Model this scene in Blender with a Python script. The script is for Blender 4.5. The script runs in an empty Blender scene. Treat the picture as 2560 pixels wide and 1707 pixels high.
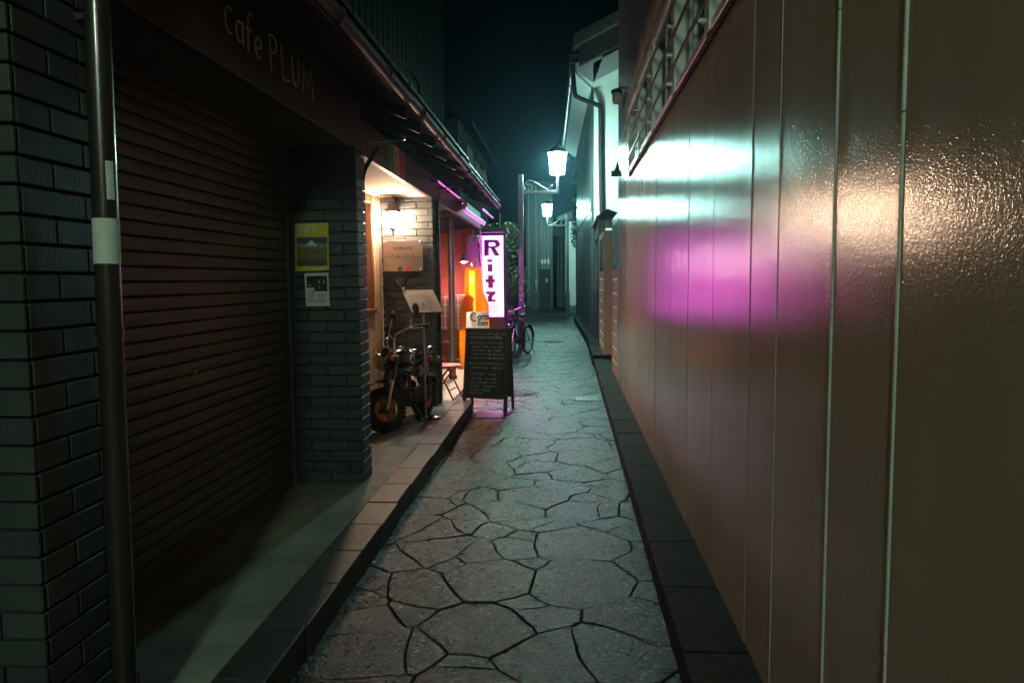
import bpy, bmesh, math, random
from mathutils import Vector, Matrix
from mathutils import noise as mnoise
R = math.radians
random.seed(7)
scn = bpy.context.scene
COL = scn.collection

# ------------------------------------------------------------------ camera
cam = bpy.data.objects.new('camera', bpy.data.cameras.new('camera'))
COL.objects.link(cam)
cam.data.sensor_width = 36.0
cam.data.lens = 26.02
cam.data.clip_end = 500
cam.data.clip_start = 0.05
cam.location = (0, 0, 1.55)
cam.matrix_world = Matrix.Translation((0, 0, 1.55)) @ (Matrix.Rotation(0.0687, 3, 'Z') @ Matrix.Rotation(math.pi/2 - 0.0837, 3, 'X') @ Matrix.Rotation(-0.009, 3, 'Z')).to_4x4()
scn.camera = cam

# ------------------------------------------------------------------ night sky, exposure
w = bpy.data.worlds.new('World'); scn.world = w; w.use_nodes = True
nt = w.node_tree; bg = nt.nodes['Background']
sky = nt.nodes.new('ShaderNodeTexSky'); sky.sky_type = 'NISHITA'; sky.sun_disc = False
sky.sun_elevation = R(-6); sky.sun_rotation = R(200)
nt.links.new(sky.outputs[0], bg.inputs['Color']); bg.inputs['Strength'].default_value = 0.05
scn.view_settings.view_transform = 'Standard'; scn.view_settings.look = 'None'
scn.view_settings.exposure = 1.5; scn.view_settings.gamma = 1.0
cy = scn.cycles
cy.use_denoising = True; cy.use_adaptive_sampling = True; cy.adaptive_threshold = .025; cy.max_bounces = 7; cy.diffuse_bounces = 3; cy.glossy_bounces = 4
cy.transmission_bounces = 6; cy.transparent_max_bounces = 10; cy.volume_bounces = 0
cy.sample_clamp_indirect = 3.0; cy.sample_clamp_direct = 0; cy.caustics_reflective = False; cy.caustics_refractive = False

# lit lamps and the sheen painted on the eave conduit (radiance of the glowing surface)
LUM = dict(street=105.0, street_far=80.0, street_back=80.0, sconce=185.0, sign=5.4, pendant=620.0, pipe_sheen=.75, tube=.75, bottle=3.2)
TEAL = (0.46, 1.0, 0.88); WARM = (1.0, 0.66, 0.44); PINK = (1.0, 0.13, 0.93)

# ------------------------------------------------------------------ materials
MATS = {}
def mat(name, c, rough=.6, metal=0., var=.25, vscale=6., bump=0., bscale=60., stretch=(1,1,1), island=0., emit=None, estr=0., spec=.5, coat=0., rvar=0.):
    m = bpy.data.materials.new(name); m.use_nodes = True; MATS[name] = m
    n = m.node_tree.nodes; L = m.node_tree.links; b = n['Principled BSDF']
    b.inputs['Roughness'].default_value = rough; b.inputs['Metallic'].default_value = metal
    b.inputs['Specular IOR Level'].default_value = spec
    if coat: b.inputs['Coat Weight'].default_value = coat; b.inputs['Coat Roughness'].default_value = .08
    tc = n.new('ShaderNodeTexCoord'); mp = n.new('ShaderNodeMapping'); mp.inputs['Scale'].default_value = stretch
    L.new(tc.outputs['Object'], mp.inputs['Vector'])
    nz = n.new('ShaderNodeTexNoise'); nz.inputs['Scale'].default_value = vscale; nz.inputs['Detail'].default_value = 6
    nz.inputs['Roughness'].default_value = .65
    L.new(mp.outputs[0], nz.inputs['Vector'])
    cr = n.new('ShaderNodeMapRange'); cr.inputs[1].default_value = .3; cr.inputs[2].default_value = .7
    cr.inputs[3].default_value = 1 - var; cr.inputs[4].default_value = 1 + var
    L.new(nz.outputs['Fac'], cr.inputs[0])
    fac = cr.outputs[0]
    if island:
        g = n.new('ShaderNodeNewGeometry'); ir = n.new('ShaderNodeMapRange')
        ir.inputs[3].default_value = 1 - island; ir.inputs[4].default_value = 1 + island
        L.new(g.outputs['Random Per Island'], ir.inputs[0])
        mu = n.new('ShaderNodeMath'); mu.operation = 'MULTIPLY'; L.new(fac, mu.inputs[0]); L.new(ir.outputs[0], mu.inputs[1]); fac = mu.outputs[0]
    mx = n.new('ShaderNodeVectorMath'); mx.operation = 'SCALE'; mx.inputs[0].default_value = c
    L.new(fac, mx.inputs['Scale']); L.new(mx.outputs[0], b.inputs['Base Color'])
    if rvar:
        rr = n.new('ShaderNodeMapRange'); rr.inputs[1].default_value = .3; rr.inputs[2].default_value = .7
        rr.inputs[3].default_value = max(.02, rough - rvar); rr.inputs[4].default_value = rough + rvar
        L.new(nz.outputs['Fac'], rr.inputs[0]); L.new(rr.outputs[0], b.inputs['Roughness'])
    if bump:
        nb = n.new('ShaderNodeTexNoise'); nb.inputs['Scale'].default_value = bscale; nb.inputs['Detail'].default_value = 4
        L.new(mp.outputs[0], nb.inputs['Vector'])
        bp = n.new('ShaderNodeBump'); bp.inputs['Strength'].default_value = 1; bp.inputs['Distance'].default_value = bump
        L.new(nb.outputs['Fac'], bp.inputs['Height']); L.new(bp.outputs[0], b.inputs['Normal'])
    if emit:
        b.inputs['Emission Color'].default_value = (*emit, 1); b.inputs['Emission Strength'].default_value = estr
    return m

mat('brick_tile', (.035, .042, .043), .55, var=.2, vscale=9, bump=.0012, bscale=90, island=.22)
mat('mortar', (.035, .037, .036), .9, bump=.001, bscale=150)
mat('mortar_pale', (.16, .17, .16), .9, bump=.001, bscale=150)
mat('shutter_paint', (.100, .102, .095), .42, var=.12, vscale=3, bump=.0004, bscale=120)
mat('brown_pipe', (.026, .021, .018), .3, var=.15, coat=.3)
mat('white_tape', (.55, .6, .56), .7, var=.15, vscale=30, stretch=(1, 1, 6))
mat('dark_timber', (.045, .032, .027), .6, var=.35, vscale=5, bump=.001, bscale=40, stretch=(4, .5, 4))
mat('fascia_paint', (.055, .040, .034), .5, var=.2)
mat('soffit', (.16, .15, .12), .7, var=.1)
mat('letter_paint', (.82, .82, .76), .5, var=.1)
mat('gutter_metal', (.016, .015, .014), .6, var=.2)
mat('concrete', (.20, .21, .185), .75, var=.5, vscale=2.6, bump=.0015, bscale=70)
mat('cap_stone', (.042, .038, .034), .55, var=.35, vscale=14, bump=.003, bscale=45, island=.15)
mat('kerb_stone', (.016, .017, .013), .8, var=.45, vscale=10, bump=.003, bscale=40, island=.2, spec=.15)
mat('joint_soil', (.006, .0055, .005), .95, spec=.1, bump=.003, bscale=90)
mat('cream_plaster', (.70, .60, .44), .8, var=.12, vscale=5, bump=.002, bscale=50)
mat('white_plaster', (.72, .72, .67), .85, var=.07, vscale=2, bump=.001, bscale=50)
mat('ceiling_board', (.66, .56, .46), .8, var=.07)
mat('window_wood', (.22, .10, .045), .45, var=.3, stretch=(6, 6, .6), bump=.0006)
mat('curtain', (.75, .62, .45), .9, var=.1)
mat('steel_plate', (.50, .46, .43), .33, 1., var=.1, vscale=40, stretch=(1, 1, 40), bump=.0002, bscale=60)
mat('chrome', (.75, .75, .75), .09, 1., var=.03)
mat('dull_steel', (.38, .38, .37), .35, 1., var=.15)
mat('iron', (.05, .05, .052), .5, .6, var=.3, bump=.001)
mat('black_paint', (.012, .012, .014), .12, var=.1, coat=1.)
mat('black_plastic', (.016, .016, .017), .45, var=.2)
mat('rubber', (.014, .014, .014), .75, var=.3, bump=.001, bscale=80)
mat('gold_rim', (.36, .21, .06), .36, .9, var=.15)
mat('engine_metal', (.10, .10, .10), .4, .9, var=.2)
mat('orange_lens', (.75, .16, .03), .15, var=.1, coat=.5)
mat('headlamp_glass', (.24, .22, .18), .08, var=.1, coat=1.)
mat('badge_cream', (.62, .56, .42), .4, var=.1)
mat('menu_paper', (.24, .23, .22), .7, var=.05)
mat('paper', (.62, .62, .58), .75, var=.06)
mat('yellow_paper', (.62, .50, .03), .5, var=.05)
mat('ink', (.02, .02, .025), .8)
mat('ink_grey', (.25, .25, .25), .8)
mat('flag_green', (.05, .34, .10), .6)
mat('flag_white', (.62, .60, .54), .6)
mat('flag_red', (.62, .05, .03), .6)
mat('enamel_red', (.65, .02, .03), .4)
mat('enamel_green', (.02, .12, .05), .4)
mat('red_wall', (.62, .11, .09), .7, var=.12, vscale=2.5, bump=.001)
mat('brown_panel', (.13, .06, .035), .5, var=.2, stretch=(1, 4, 4))
mat('patio_tile', (.55, .48, .40), .4, var=.12, vscale=8, island=.08)
mat('patio_beam', (.085, .050, .038), .55, var=.3, stretch=(4, .6, 4), bump=.001, bscale=40)
mat('pink_seat', (.62, .13, .14), .4, var=.12)
mat('crimson_frame', (.35, .015, .03), .3, var=.1)
mat('pole_steel', (.30, .28, .27), .32, .7, var=.25, vscale=10)
mat('lamp_shade', (.35, .34, .32), .3, .6)
mat('slate_board', (.026, .038, .038), .6, var=.35, vscale=4)
mat('board_frame', (.055, .05, .045), .5, var=.3, stretch=(8, 8, 1))
mat('chalk', (.60, .64, .62), .95, var=.4, vscale=60)
mat('sign_case', (.03, .02, .035), .4, var=.1)
mat('sign_roof', (.20, .25, .23), .45, .3, var=.2)
mat('sign_letter', (.09, .006, .10), .4, emit=(.5, .004, .55), estr=.035)
mat('sign_letter_faint', (.3, .15, .3), .5, emit=(.55, .12, .5), estr=.10)
mat('white_paint', (.72, .72, .70), .4, var=.05)
mat('post_paint', (.12, .115, .12), .35, var=.15, coat=.2)
mat('sticker', (.62, .60, .60), .5, var=.1)
mat('lantern_cap', (.10, .11, .11), .4, .3)
mat('leaf', (.08, .17, .035), .45, var=.45, vscale=4, island=.45)
mat('trunk', (.08, .06, .04), .85, var=.3, bump=.004, bscale=30)
mat('wall_paint', (.45, .365, .265), .16, var=.10, vscale=2.2, stretch=(1, 1, .18), rvar=.025, spec=.25)
mat('caulk', (.50, .52, .42), .6, var=.2, vscale=20)
mat('alu_frame', (.55, .60, .55), .35, .3, var=.1)
mat('dark_glass', (.012, .012, .014), .06, var=.1)
mat('weathered_sill', (.12, .09, .06), .9, spec=.08, var=.6, vscale=12, bump=.002)
mat('beige_door', (.46, .35, .25), .25, var=.08, bump=.0005, bscale=40)
mat('slat_wood', (.055, .06, .058), .28, var=.4, vscale=7, stretch=(3, 3, .25), bump=.002, bscale=30)
mat('roof_tile', (.018, .020, .022), .5, var=.25, bump=.001)
mat('eave_band', (.17, .17, .16), .8, var=.45, vscale=5, bump=.003, bscale=20)
mat('eave_dark', (.075, .072, .06), .8, var=.4, vscale=5)
mat('downspout', (.035, .03, .028), .85, spec=.08, var=.1)
mat('siding_green', (.09, .115, .097), .4, var=.2, stretch=(2, 2, .3))
mat('siding_mid', (.03, .036, .034), .6, spec=.1)
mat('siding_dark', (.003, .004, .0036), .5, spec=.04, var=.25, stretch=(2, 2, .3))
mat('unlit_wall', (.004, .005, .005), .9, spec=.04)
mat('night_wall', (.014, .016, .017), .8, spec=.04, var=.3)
mat('far_wall', (.14, .16, .15), .8, var=.35, vscale=1.5, stretch=(1, 1, .5))
mat('far_dark', (.03, .03, .03), .6, var=.3)
mat('dark_ground', (.03, .03, .03), .8, var=.3, bump=.002, bscale=80)
mat('ground', (.08, .075, .07), .9, var=.3)
mat('bag_plastic', (.05, .05, .052), .35, var=.2)
mat('white_plastic', (.75, .75, .75), .35, var=.1)
mat('pink_sheen', (.2, .05, .2), .3, emit=(1., .12, .62), estr=LUM['pipe_sheen'])  # sign light reflected on the conduit, painted as emission
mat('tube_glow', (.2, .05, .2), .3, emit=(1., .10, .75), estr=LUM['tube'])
mat('street_glow', (.5, .5, .5), .3, emit=TEAL, estr=LUM['street'])
mat('street_glow_far', (.5, .5, .5), .3, emit=TEAL, estr=LUM['street_far'])
mat('street_glow_back', (.5, .5, .5), .3, emit=(.72, 1., .74), estr=LUM['street_back'])
mat('sconce_glow', (.5, .5, .5), .3, emit=WARM, estr=LUM['sconce'])
mat('pendant_glow', (.5, .5, .5), .3, emit=(1., .74, .56), estr=LUM['pendant'])
mat('sign_glow', (.3, .2, .3), .4, emit=PINK, estr=LUM['sign'])
mat('bottle_core', (.5, .3, .1), .4, emit=(1., .55, .12), estr=LUM['bottle'])

def see_through(name, tint, rough, clear, diff):          # thin clear skin: gloss over tinted transparency
    m = bpy.data.materials.new(name); m.use_nodes = True; MATS[name] = m
    n = m.node_tree.nodes; L = m.node_tree.links; out = n['Material Output']; n.remove(n['Principled BSDF'])
    tr = n.new('ShaderNodeBsdfTransparent'); tr.inputs[0].default_value = (*tint, 1)
    tl = n.new('ShaderNodeBsdfTranslucent'); tl.inputs[0].default_value = (*diff, 1)
    gl = n.new('ShaderNodeBsdfGlossy'); gl.inputs['Roughness'].default_value = rough
    fr = n.new('ShaderNodeFresnel'); fr.inputs[0].default_value = 1.4
    a = n.new('ShaderNodeMixShader'); a.inputs[0].default_value = 1 - clear; L.new(tr.outputs[0], a.inputs[1]); L.new(tl.outputs[0], a.inputs[2])
    b = n.new('ShaderNodeMixShader'); L.new(fr.outputs[0], b.inputs[0]); L.new(a.outputs[0], b.inputs[1]); L.new(gl.outputs[0], b.inputs[2])
    L.new(b.outputs[0], out.inputs[0]); return m
see_through('clear_acrylic', (.9, .84, .9), .08, .72, (.8, .7, .8))
see_through('amber_acrylic', (1., .50, .07), .1, .55, (.95, .36, .03))
def glow_add(name, c, st):                                  # the display is lit from inside: its amber skin gives off light
    n = MATS[name].node_tree.nodes; L = MATS[name].node_tree.links; out = n['Material Output']; src = out.inputs[0].links[0].from_socket
    e = n.new('ShaderNodeEmission'); e.inputs[0].default_value = (*c, 1); e.inputs[1].default_value = st
    ad = n.new('ShaderNodeAddShader'); L.new(src, ad.inputs[0]); L.new(e.outputs[0], ad.inputs[1]); L.new(ad.outputs[0], out.inputs[0])
glow_add('amber_acrylic', (1., .19, .008), .07)
MATS['label_paper'] = mat('label_paper', (.62, .60, .55), .6, var=.05, emit=(1., .72, .55), estr=.10)

def bump_stack(name, comps, dist):                          # replace bump of a material by a sum of noises
    m = MATS[name]; n = m.node_tree.nodes; L = m.node_tree.links; b = n['Principled BSDF']
    tc = n.new('ShaderNodeTexCoord'); acc = None
    for sc, amp, st, det in comps:
        mp = n.new('ShaderNodeMapping'); mp.inputs['Scale'].default_value = st; L.new(tc.outputs['Object'], mp.inputs[0])
        t = n.new('ShaderNodeTexNoise'); t.inputs['Scale'].default_value = sc; t.inputs['Detail'].default_value = det; L.new(mp.outputs[0], t.inputs['Vector'])
        mu = n.new('ShaderNodeMath'); mu.operation = 'MULTIPLY'; mu.inputs[1].default_value = amp; L.new(t.outputs['Fac'], mu.inputs[0])
        if acc is None: acc = mu
        else:
            ad = n.new('ShaderNodeMath'); L.new(acc.outputs[0], ad.inputs[0]); L.new(mu.outputs[0], ad.inputs[1]); acc = ad
    bp = n.new('ShaderNodeBump'); bp.inputs['Strength'].default_value = 1; bp.inputs['Distance'].default_value = dist
    L.new(acc.outputs[0], bp.inputs['Height']); L.new(bp.outputs[0], b.inputs['Normal'])
# orange-peel gloss paint: fine dimples, a little long-wave waviness
bump_stack('wall_paint', [(210, .17, (1, 1, 1), 1), (75, .17, (1, 1, 1), 1), (3.0, .3, (1, 1, .3), 1)], .0030)

def specks(name, sc, rad, dark):                             # sparse chips and spots with a shape of their own
    m = MATS[name]; n = m.node_tree.nodes; L = m.node_tree.links; b = n['Principled BSDF']; src = b.inputs['Base Color'].links[0].from_socket
    tc = n.new('ShaderNodeTexCoord'); mp = n.new('ShaderNodeMapping'); mp.inputs['Scale'].default_value = (1, 1, .55); L.new(tc.outputs['Object'], mp.inputs[0])
    v = n.new('ShaderNodeTexVoronoi'); v.inputs['Scale'].default_value = sc; L.new(mp.outputs[0], v.inputs['Vector'])
    sp = n.new('ShaderNodeSeparateXYZ'); L.new(v.outputs['Color'], sp.inputs[0])
    r = n.new('ShaderNodeMath'); r.operation = 'MULTIPLY'; r.inputs[1].default_value = rad; L.new(sp.outputs['X'], r.inputs[0])
    lt = n.new('ShaderNodeMath'); lt.operation = 'LESS_THAN'; L.new(v.outputs['Distance'], lt.inputs[0]); L.new(r.outputs[0], lt.inputs[1])
    ck_ = n.new('ShaderNodeMath'); ck_.operation = 'LESS_THAN'; ck_.inputs[1].default_value = .35; L.new(sp.outputs['Y'], ck_.inputs[0])
    an = n.new('ShaderNodeMath'); an.operation = 'MULTIPLY'; L.new(lt.outputs[0], an.inputs[0]); L.new(ck_.outputs[0], an.inputs[1])
    mx = n.new('ShaderNodeMix'); mx.data_type = 'RGBA'; L.new(an.outputs[0], mx.inputs[0]); L.new(src, mx.inputs[6]); mx.inputs[7].default_value = (*dark, 1); L.new(mx.outputs[2], b.inputs['Base Color'])
specks('wall_paint', 5.5, .045, (.07, .06, .045)); specks('concrete', 9, .09, (.12, .11, .09)); specks('shutter_paint', 4, .05, (.03, .025, .02))

# flagstone: every stone its own tone and its own grain direction
def stone_mat():
    m = mat('flagstone', (.026, .0245, .0225), .30, var=.40, vscale=34, island=.35, rvar=.10, spec=.24)
    n = m.node_tree.nodes; L = m.node_tree.links; b = n['Principled BSDF']
    g = n.new('ShaderNodeNewGeometry'); tc = n.new('ShaderNodeTexCoord')
    an = n.new('ShaderNodeMath'); an.operation = 'MULTIPLY'; an.inputs[1].default_value = 6.28; L.new(g.outputs['Random Per Island'], an.inputs[0])
    rt = n.new('ShaderNodeVectorRotate'); rt.rotation_type = 'Z_AXIS'; L.new(tc.outputs['Object'], rt.inputs['Vector']); L.new(an.outputs[0], rt.inputs['Angle'])
    acc = None
    for sc, amp, st, det in [(46, 1.0, (1, 1.9, 1), 8), (170, .35, (1, 1.3, 1), 3), (7, .9, (1, 1, 1), 3)]:
        mp = n.new('ShaderNodeMapping'); mp.inputs['Scale'].default_value = st; L.new(rt.outputs[0], mp.inputs[0])
        t = n.new('ShaderNodeTexNoise'); t.inputs['Scale'].default_value = sc; t.inputs['Detail'].default_value = det; L.new(mp.outputs[0], t.inputs['Vector'])
        mu = n.new('ShaderNodeMath'); mu.operation = 'MULTIPLY'; mu.inputs[1].default_value = amp; L.new(t.outputs['Fac'], mu.inputs[0])
        if acc is None: acc = mu
        else:
            ad = n.new('ShaderNodeMath'); L.new(acc.outputs[0], ad.inputs[0]); L.new(mu.outputs[0], ad.inputs[1]); acc = ad
    bp = n.new('ShaderNodeBump'); bp.inputs['Strength'].default_value = 1; bp.inputs['Distance'].default_value = .0105
    L.new(acc.outputs[0], bp.inputs['Height']); L.new(bp.outputs[0], b.inputs['Normal'])
stone_mat()

def tartan_mat():
    m = bpy.data.materials.new('tartan'); m.use_nodes = True; MATS['tartan'] = m
    n = m.node_tree.nodes; L = m.node_tree.links; b = n['Principled BSDF']; b.inputs['Roughness'].default_value = .9
    tc = n.new('ShaderNodeTexCoord'); sp = n.new('ShaderNodeSeparateXYZ'); L.new(tc.outputs['Object'], sp.inputs[0])
    def ramp(sock, per):
        a = n.new('ShaderNodeMath'); a.operation = 'DIVIDE'; a.inputs[1].default_value = per; L.new(sock, a.inputs[0])
        f = n.new('ShaderNodeMath'); f.operation = 'FRACT'; L.new(a.outputs[0], f.inputs[0])
        r = n.new('ShaderNodeValToRGB'); r.color_ramp.interpolation = 'CONSTANT'; L.new(f.outputs[0], r.inputs[0])
        e = r.color_ramp.elements; e[0].position = 0; e[0].color = (.15, .006, .010, 1); e[1].position = .38; e[1].color = (.006, .008, .010, 1)
        for p, c in [(.52, (.26, .22, .15, 1)), (.57, (.006, .008, .010, 1)), (.62, (.26, .22, .15, 1)), (.67, (.006, .012, .010, 1)), (.84, (.15, .006, .010, 1))]:
            q = e.new(p); q.color = c
        return r
    mx = n.new('ShaderNodeMix'); mx.data_type = 'RGBA'; mx.inputs[0].default_value = .5
    L.new(ramp(sp.outputs['X'], .19).outputs[0], mx.inputs[6]); L.new(ramp(sp.outputs['Z'], .19).outputs[0], mx.inputs[7])
    L.new(mx.outputs[2], b.inputs['Base Color'])
tartan_mat()

def poster_mat():                                           # generic landscape print: dark sky, a pale hill, brown fields
    m = bpy.data.materials.new('landscape_print'); m.use_nodes = True; MATS['landscape_print'] = m
    n = m.node_tree.nodes; L = m.node_tree.links; b = n['Principled BSDF']; b.inputs['Roughness'].default_value = .4
    tc = n.new('ShaderNodeTexCoord'); sp = n.new('ShaderNodeSeparateXYZ'); L.new(tc.outputs['Generated'], sp.inputs[0])
    nz = n.new('ShaderNodeTexNoise'); nz.inputs['Scale'].default_value = 9; nz.inputs['Detail'].default_value = 8; L.new(tc.outputs['Generated'], nz.inputs[0])
    ad = n.new('ShaderNodeMath'); ad.operation = 'MULTIPLY_ADD'; ad.inputs[1].default_value = .34; L.new(nz.outputs['Fac'], ad.inputs[0])
    L.new(sp.outputs['Z'], ad.inputs[2])
    r = n.new('ShaderNodeValToRGB'); L.new(ad.outputs[0], r.inputs[0]); e = r.color_ramp.elements
    e[0].position = .1; e[0].color = (.06, .05, .03, 1); e[1].position = 1.; e[1].color = (.05, .06, .10, 1)
    for p, c in [(.35, (.10, .08, .03, 1)), (.5, (.22, .15, .06, 1)), (.66, (.14, .12, .04, 1)), (.84, (.20, .17, .08, 1)), (.90, (.35, .37, .40, 1)), (.95, (.06, .07, .12, 1))]:
        q = e.new(p); q.color = c
    L.new(r.outputs[0], b.inputs['Base Color'])
poster_mat()

# ------------------------------------------------------------------ mesh builder
def V(*a): return Vector(a)
def smooth(pts, k=6, closed=False):
    P = [Vector(p) for p in pts]; out = []; n = len(P)
    rng = range(n if closed else n - 1)
    for i in rng:
        p0 = P[(i-1) % n] if closed or i > 0 else P[0]; p1 = P[i]; p2 = P[(i+1) % n]
        p3 = P[(i+2) % n] if closed or i + 2 < n else P[-1]
        for j in range(k):
            t = j / k
            out.append(.5*((2*p1) + (p2-p0)*t + (2*p0-5*p1+4*p2-p3)*t*t + (3*p1-p0-3*p2+p3)*t**3))
    if not closed: out.append(P[-1])
    return out
class MB:
    def __init__(s): s.v = []; s.f = []; s.s = []
    def add(s, vs, fs, sm=False):
        o = len(s.v); s.v += [Vector(v) for v in vs]
        for f in fs: s.f.append([o+i for i in f]); s.s.append(sm)
        return s
    def hexa(s, p): return s.add(p, [(0,3,2,1),(4,5,6,7),(0,1,5,4),(1,2,6,5),(2,3,7,6),(3,0,4,7)])
    def box(s, x0, x1, y0, y1, z0, z1):
        return s.hexa([(x0,y0,z0),(x1,y0,z0),(x1,y1,z0),(x0,y1,z0),(x0,y0,z1),(x1,y0,z1),(x1,y1,z1),(x0,y1,z1)])
    def ob(s, c, a, b, d):
        c, a, b, d = map(Vector, (c, a, b, d))
        return s.hexa([c-a-b-d, c+a-b-d, c+a+b-d, c-a+b-d, c-a-b+d, c+a-b+d, c+a+b+d, c-a+b+d])
    def beam(s, p, q, wd, ht, up=(0,0,1)):
        p, q, up = Vector(p), Vector(q), Vector(up); d = (q-p); dn = d.normalized()
        sd = dn.cross(up).normalized(); u = sd.cross(dn)
        return s.ob((p+q)/2, d/2, sd*wd/2, u*ht/2)
    def tube(s, pts, r, n=8, closed=False, caps=True, sm=True):
        P = [Vector(p) for p in pts]; m = len(P); rs = r if isinstance(r, (list, tuple)) else [r]*m
        vs = []; prev = None
        for i, p in enumerate(P):
            if closed: t = (P[(i+1) % m]-P[i-1])
            else: t = P[min(i+1, m-1)]-P[max(i-1, 0)]
            t.normalize()
            if prev is None:
                a = Vector((0,0,1)) if abs(t.z) < .9 else Vector((1,0,0)); x = t.cross(a).normalized()
            else:
                x = (prev - t*prev.dot(t)); x = x.normalized() if x.length > 1e-6 else t.orthogonal().normalized()
            prev = x; y = t.cross(x)
            for k in range(n):
                an = 2*math.pi*k/n; vs.append(p + (x*math.cos(an)+y*math.sin(an))*rs[i])
        fs = []
        for i in range(m if closed else m-1):
            j = (i+1) % m
            for k in range(n): fs.append((i*n+k, i*n+(k+1) % n, j*n+(k+1) % n, j*n+k))
        s.add(vs, fs, sm)
        if caps and not closed:
            s.add(vs[:n], [tuple(range(n))[::-1]]); s.add(vs[-n:], [tuple(range(n))])
        return s
    def cyl(s, p, q, r, r2=None, n=14, sm=True, caps=True): return s.tube([p, q], [r, r if r2 is None else r2], n, caps=caps, sm=sm)
    def lathe(s, prof, o=(0,0,0), n=28, ax=(0,0,1), sm=True):
        o = Vector(o); z = Vector(ax).normalized(); x = z.orthogonal().normalized(); y = z.cross(x); vs = []; fs = []
        for r, h in prof:
            for k in range(n):
                a = 2*math.pi*k/n; vs.append(o + z*h + (x*math.cos(a)+y*math.sin(a))*r)
        for i in range(len(prof)-1):
            for k in range(n): fs.append((i*n+k, i*n+(k+1) % n, (i+1)*n+(k+1) % n, (i+1)*n+k))
        return s.add(vs, fs, sm)
    def disc(s, c, ax, r, n=24, ry=None):
        c = Vector(c); z = Vector(ax).normalized(); x = z.orthogonal().normalized(); y = z.cross(x)
        return s.add([c + x*math.cos(2*math.pi*k/n)*r + y*math.sin(2*math.pi*k/n)*(ry or r) for k in range(n)], [tuple(range(n))])
    def torus(s, c, ax, RR, r, n=32, m=10):
        c = Vector(c); z = Vector(ax).normalized(); x = z.orthogonal().normalized(); y = z.cross(x)
        return s.tube([c+(x*math.cos(2*math.pi*k/n)+y*math.sin(2*math.pi*k/n))*RR for k in range(n)], r, m, closed=True)
    def sph(s, c, rx, ry=None, rz=None, n=16, m=10, frame=None):
        ry = ry or rx; rz = rz or rx; c = Vector(c); F = frame or Matrix.Identity(3); vs = []; fs = []
        for i in range(m+1):
            ph = math.pi*i/m
            for k in range(n):
                a = 2*math.pi*k/n
                vs.append(c + F @ Vector((rx*math.sin(ph)*math.cos(a), ry*math.sin(ph)*math.sin(a), rz*math.cos(ph))))
        for i in range(m):
            for k in range(n): fs.append((i*n+k, (i+1)*n+k, (i+1)*n+(k+1) % n, i*n+(k+1) % n))
        return s.add(vs, fs, True)
    def prism(s, poly, d):
        P = [Vector(p) for p in poly]; d = Vector(d); n = len(P)
        fs = [tuple(range(n))[::-1], tuple(range(n, 2*n))] + [(i, (i+1) % n, n+(i+1) % n, n+i) for i in range(n)]
        return s.add(P + [p+d for p in P], fs)
    def text(s, body, size, o, xd, yd, depth=.002, bold=0., align='CENTER', shear=0., sx=1.):
        c = bpy.data.curves.new('t', 'FONT'); c.body = body; c.size = size; c.align_x = align; c.offset = bold; c.shear = shear
        c.extrude = depth/2; c.resolution_u = 4
        ob = bpy.data.objects.new('t', c); COL.objects.link(ob)
        me = bpy.data.meshes.new_from_object(ob.evaluated_get(bpy.context.evaluated_depsgraph_get()))
        xd = Vector(xd).normalized(); yd = Vector(yd).normalized(); zd = xd.cross(yd); o = Vector(o)
        s.add([o + xd*v.co.x*sx + yd*v.co.y + zd*(v.co.z+depth/2) for v in me.vertices], [tuple(p.vertices) for p in me.polygons])
        bpy.data.objects.remove(ob); bpy.data.curves.remove(c); bpy.data.meshes.remove(me)
        return s
    def xf(s, fn, start=0):
        for i in range(start, len(s.v)): s.v[i] = fn(s.v[i])
        return s

OFF = {}
def finish(o, label=None, cat=None, group=None, kind=None):
    if label: o['label'] = label
    if cat: o['category'] = cat
    if group: o['group'] = group
    if kind: o['kind'] = kind
    return o
def thing(name, loc, label, cat, group=None, rotz=0.):
    o = bpy.data.objects.new(name, None); COL.objects.link(o); o.location = loc; o.rotation_euler = (0, 0, rotz)
    o.empty_display_size = .1; OFF[o.name] = Vector(loc)
    return finish(o, label, cat, group)
def put(name, mb, m, parent=None, local=False, bevel=0., label=None, cat=None, group=None, kind=None, seg=1):
    me = bpy.data.meshes.new(name); o = bpy.data.objects.new(name, me); COL.objects.link(o)
    if parent is not None: off = Vector((0,0,0)) if local else OFF[parent.name]
    else:
        xs = [v.x for v in mb.v]; ys = [v.y for v in mb.v]; zs = [v.z for v in mb.v]
        off = Vector(((min(xs)+max(xs))/2, (min(ys)+max(ys))/2, min(zs))); o.location = off
    me.from_pydata([v-off for v in mb.v], [], mb.f); me.polygons.foreach_set('use_smooth', mb.s); me.update()
    bm = bmesh.new(); bm.from_mesh(me); bmesh.ops.recalc_face_normals(bm, faces=bm.faces); bm.to_mesh(me); bm.free()
    me.materials.append(MATS[m]); OFF[o.name] = off
    if parent is not None: o.parent = parent
    if bevel:
        b = o.modifiers.new('bevel', 'BEVEL'); b.width = bevel; b.segments = seg; b.limit_method = 'ANGLE'; b.angle_limit = R(40)
    return finish(o, label, cat, group, kind)

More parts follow.
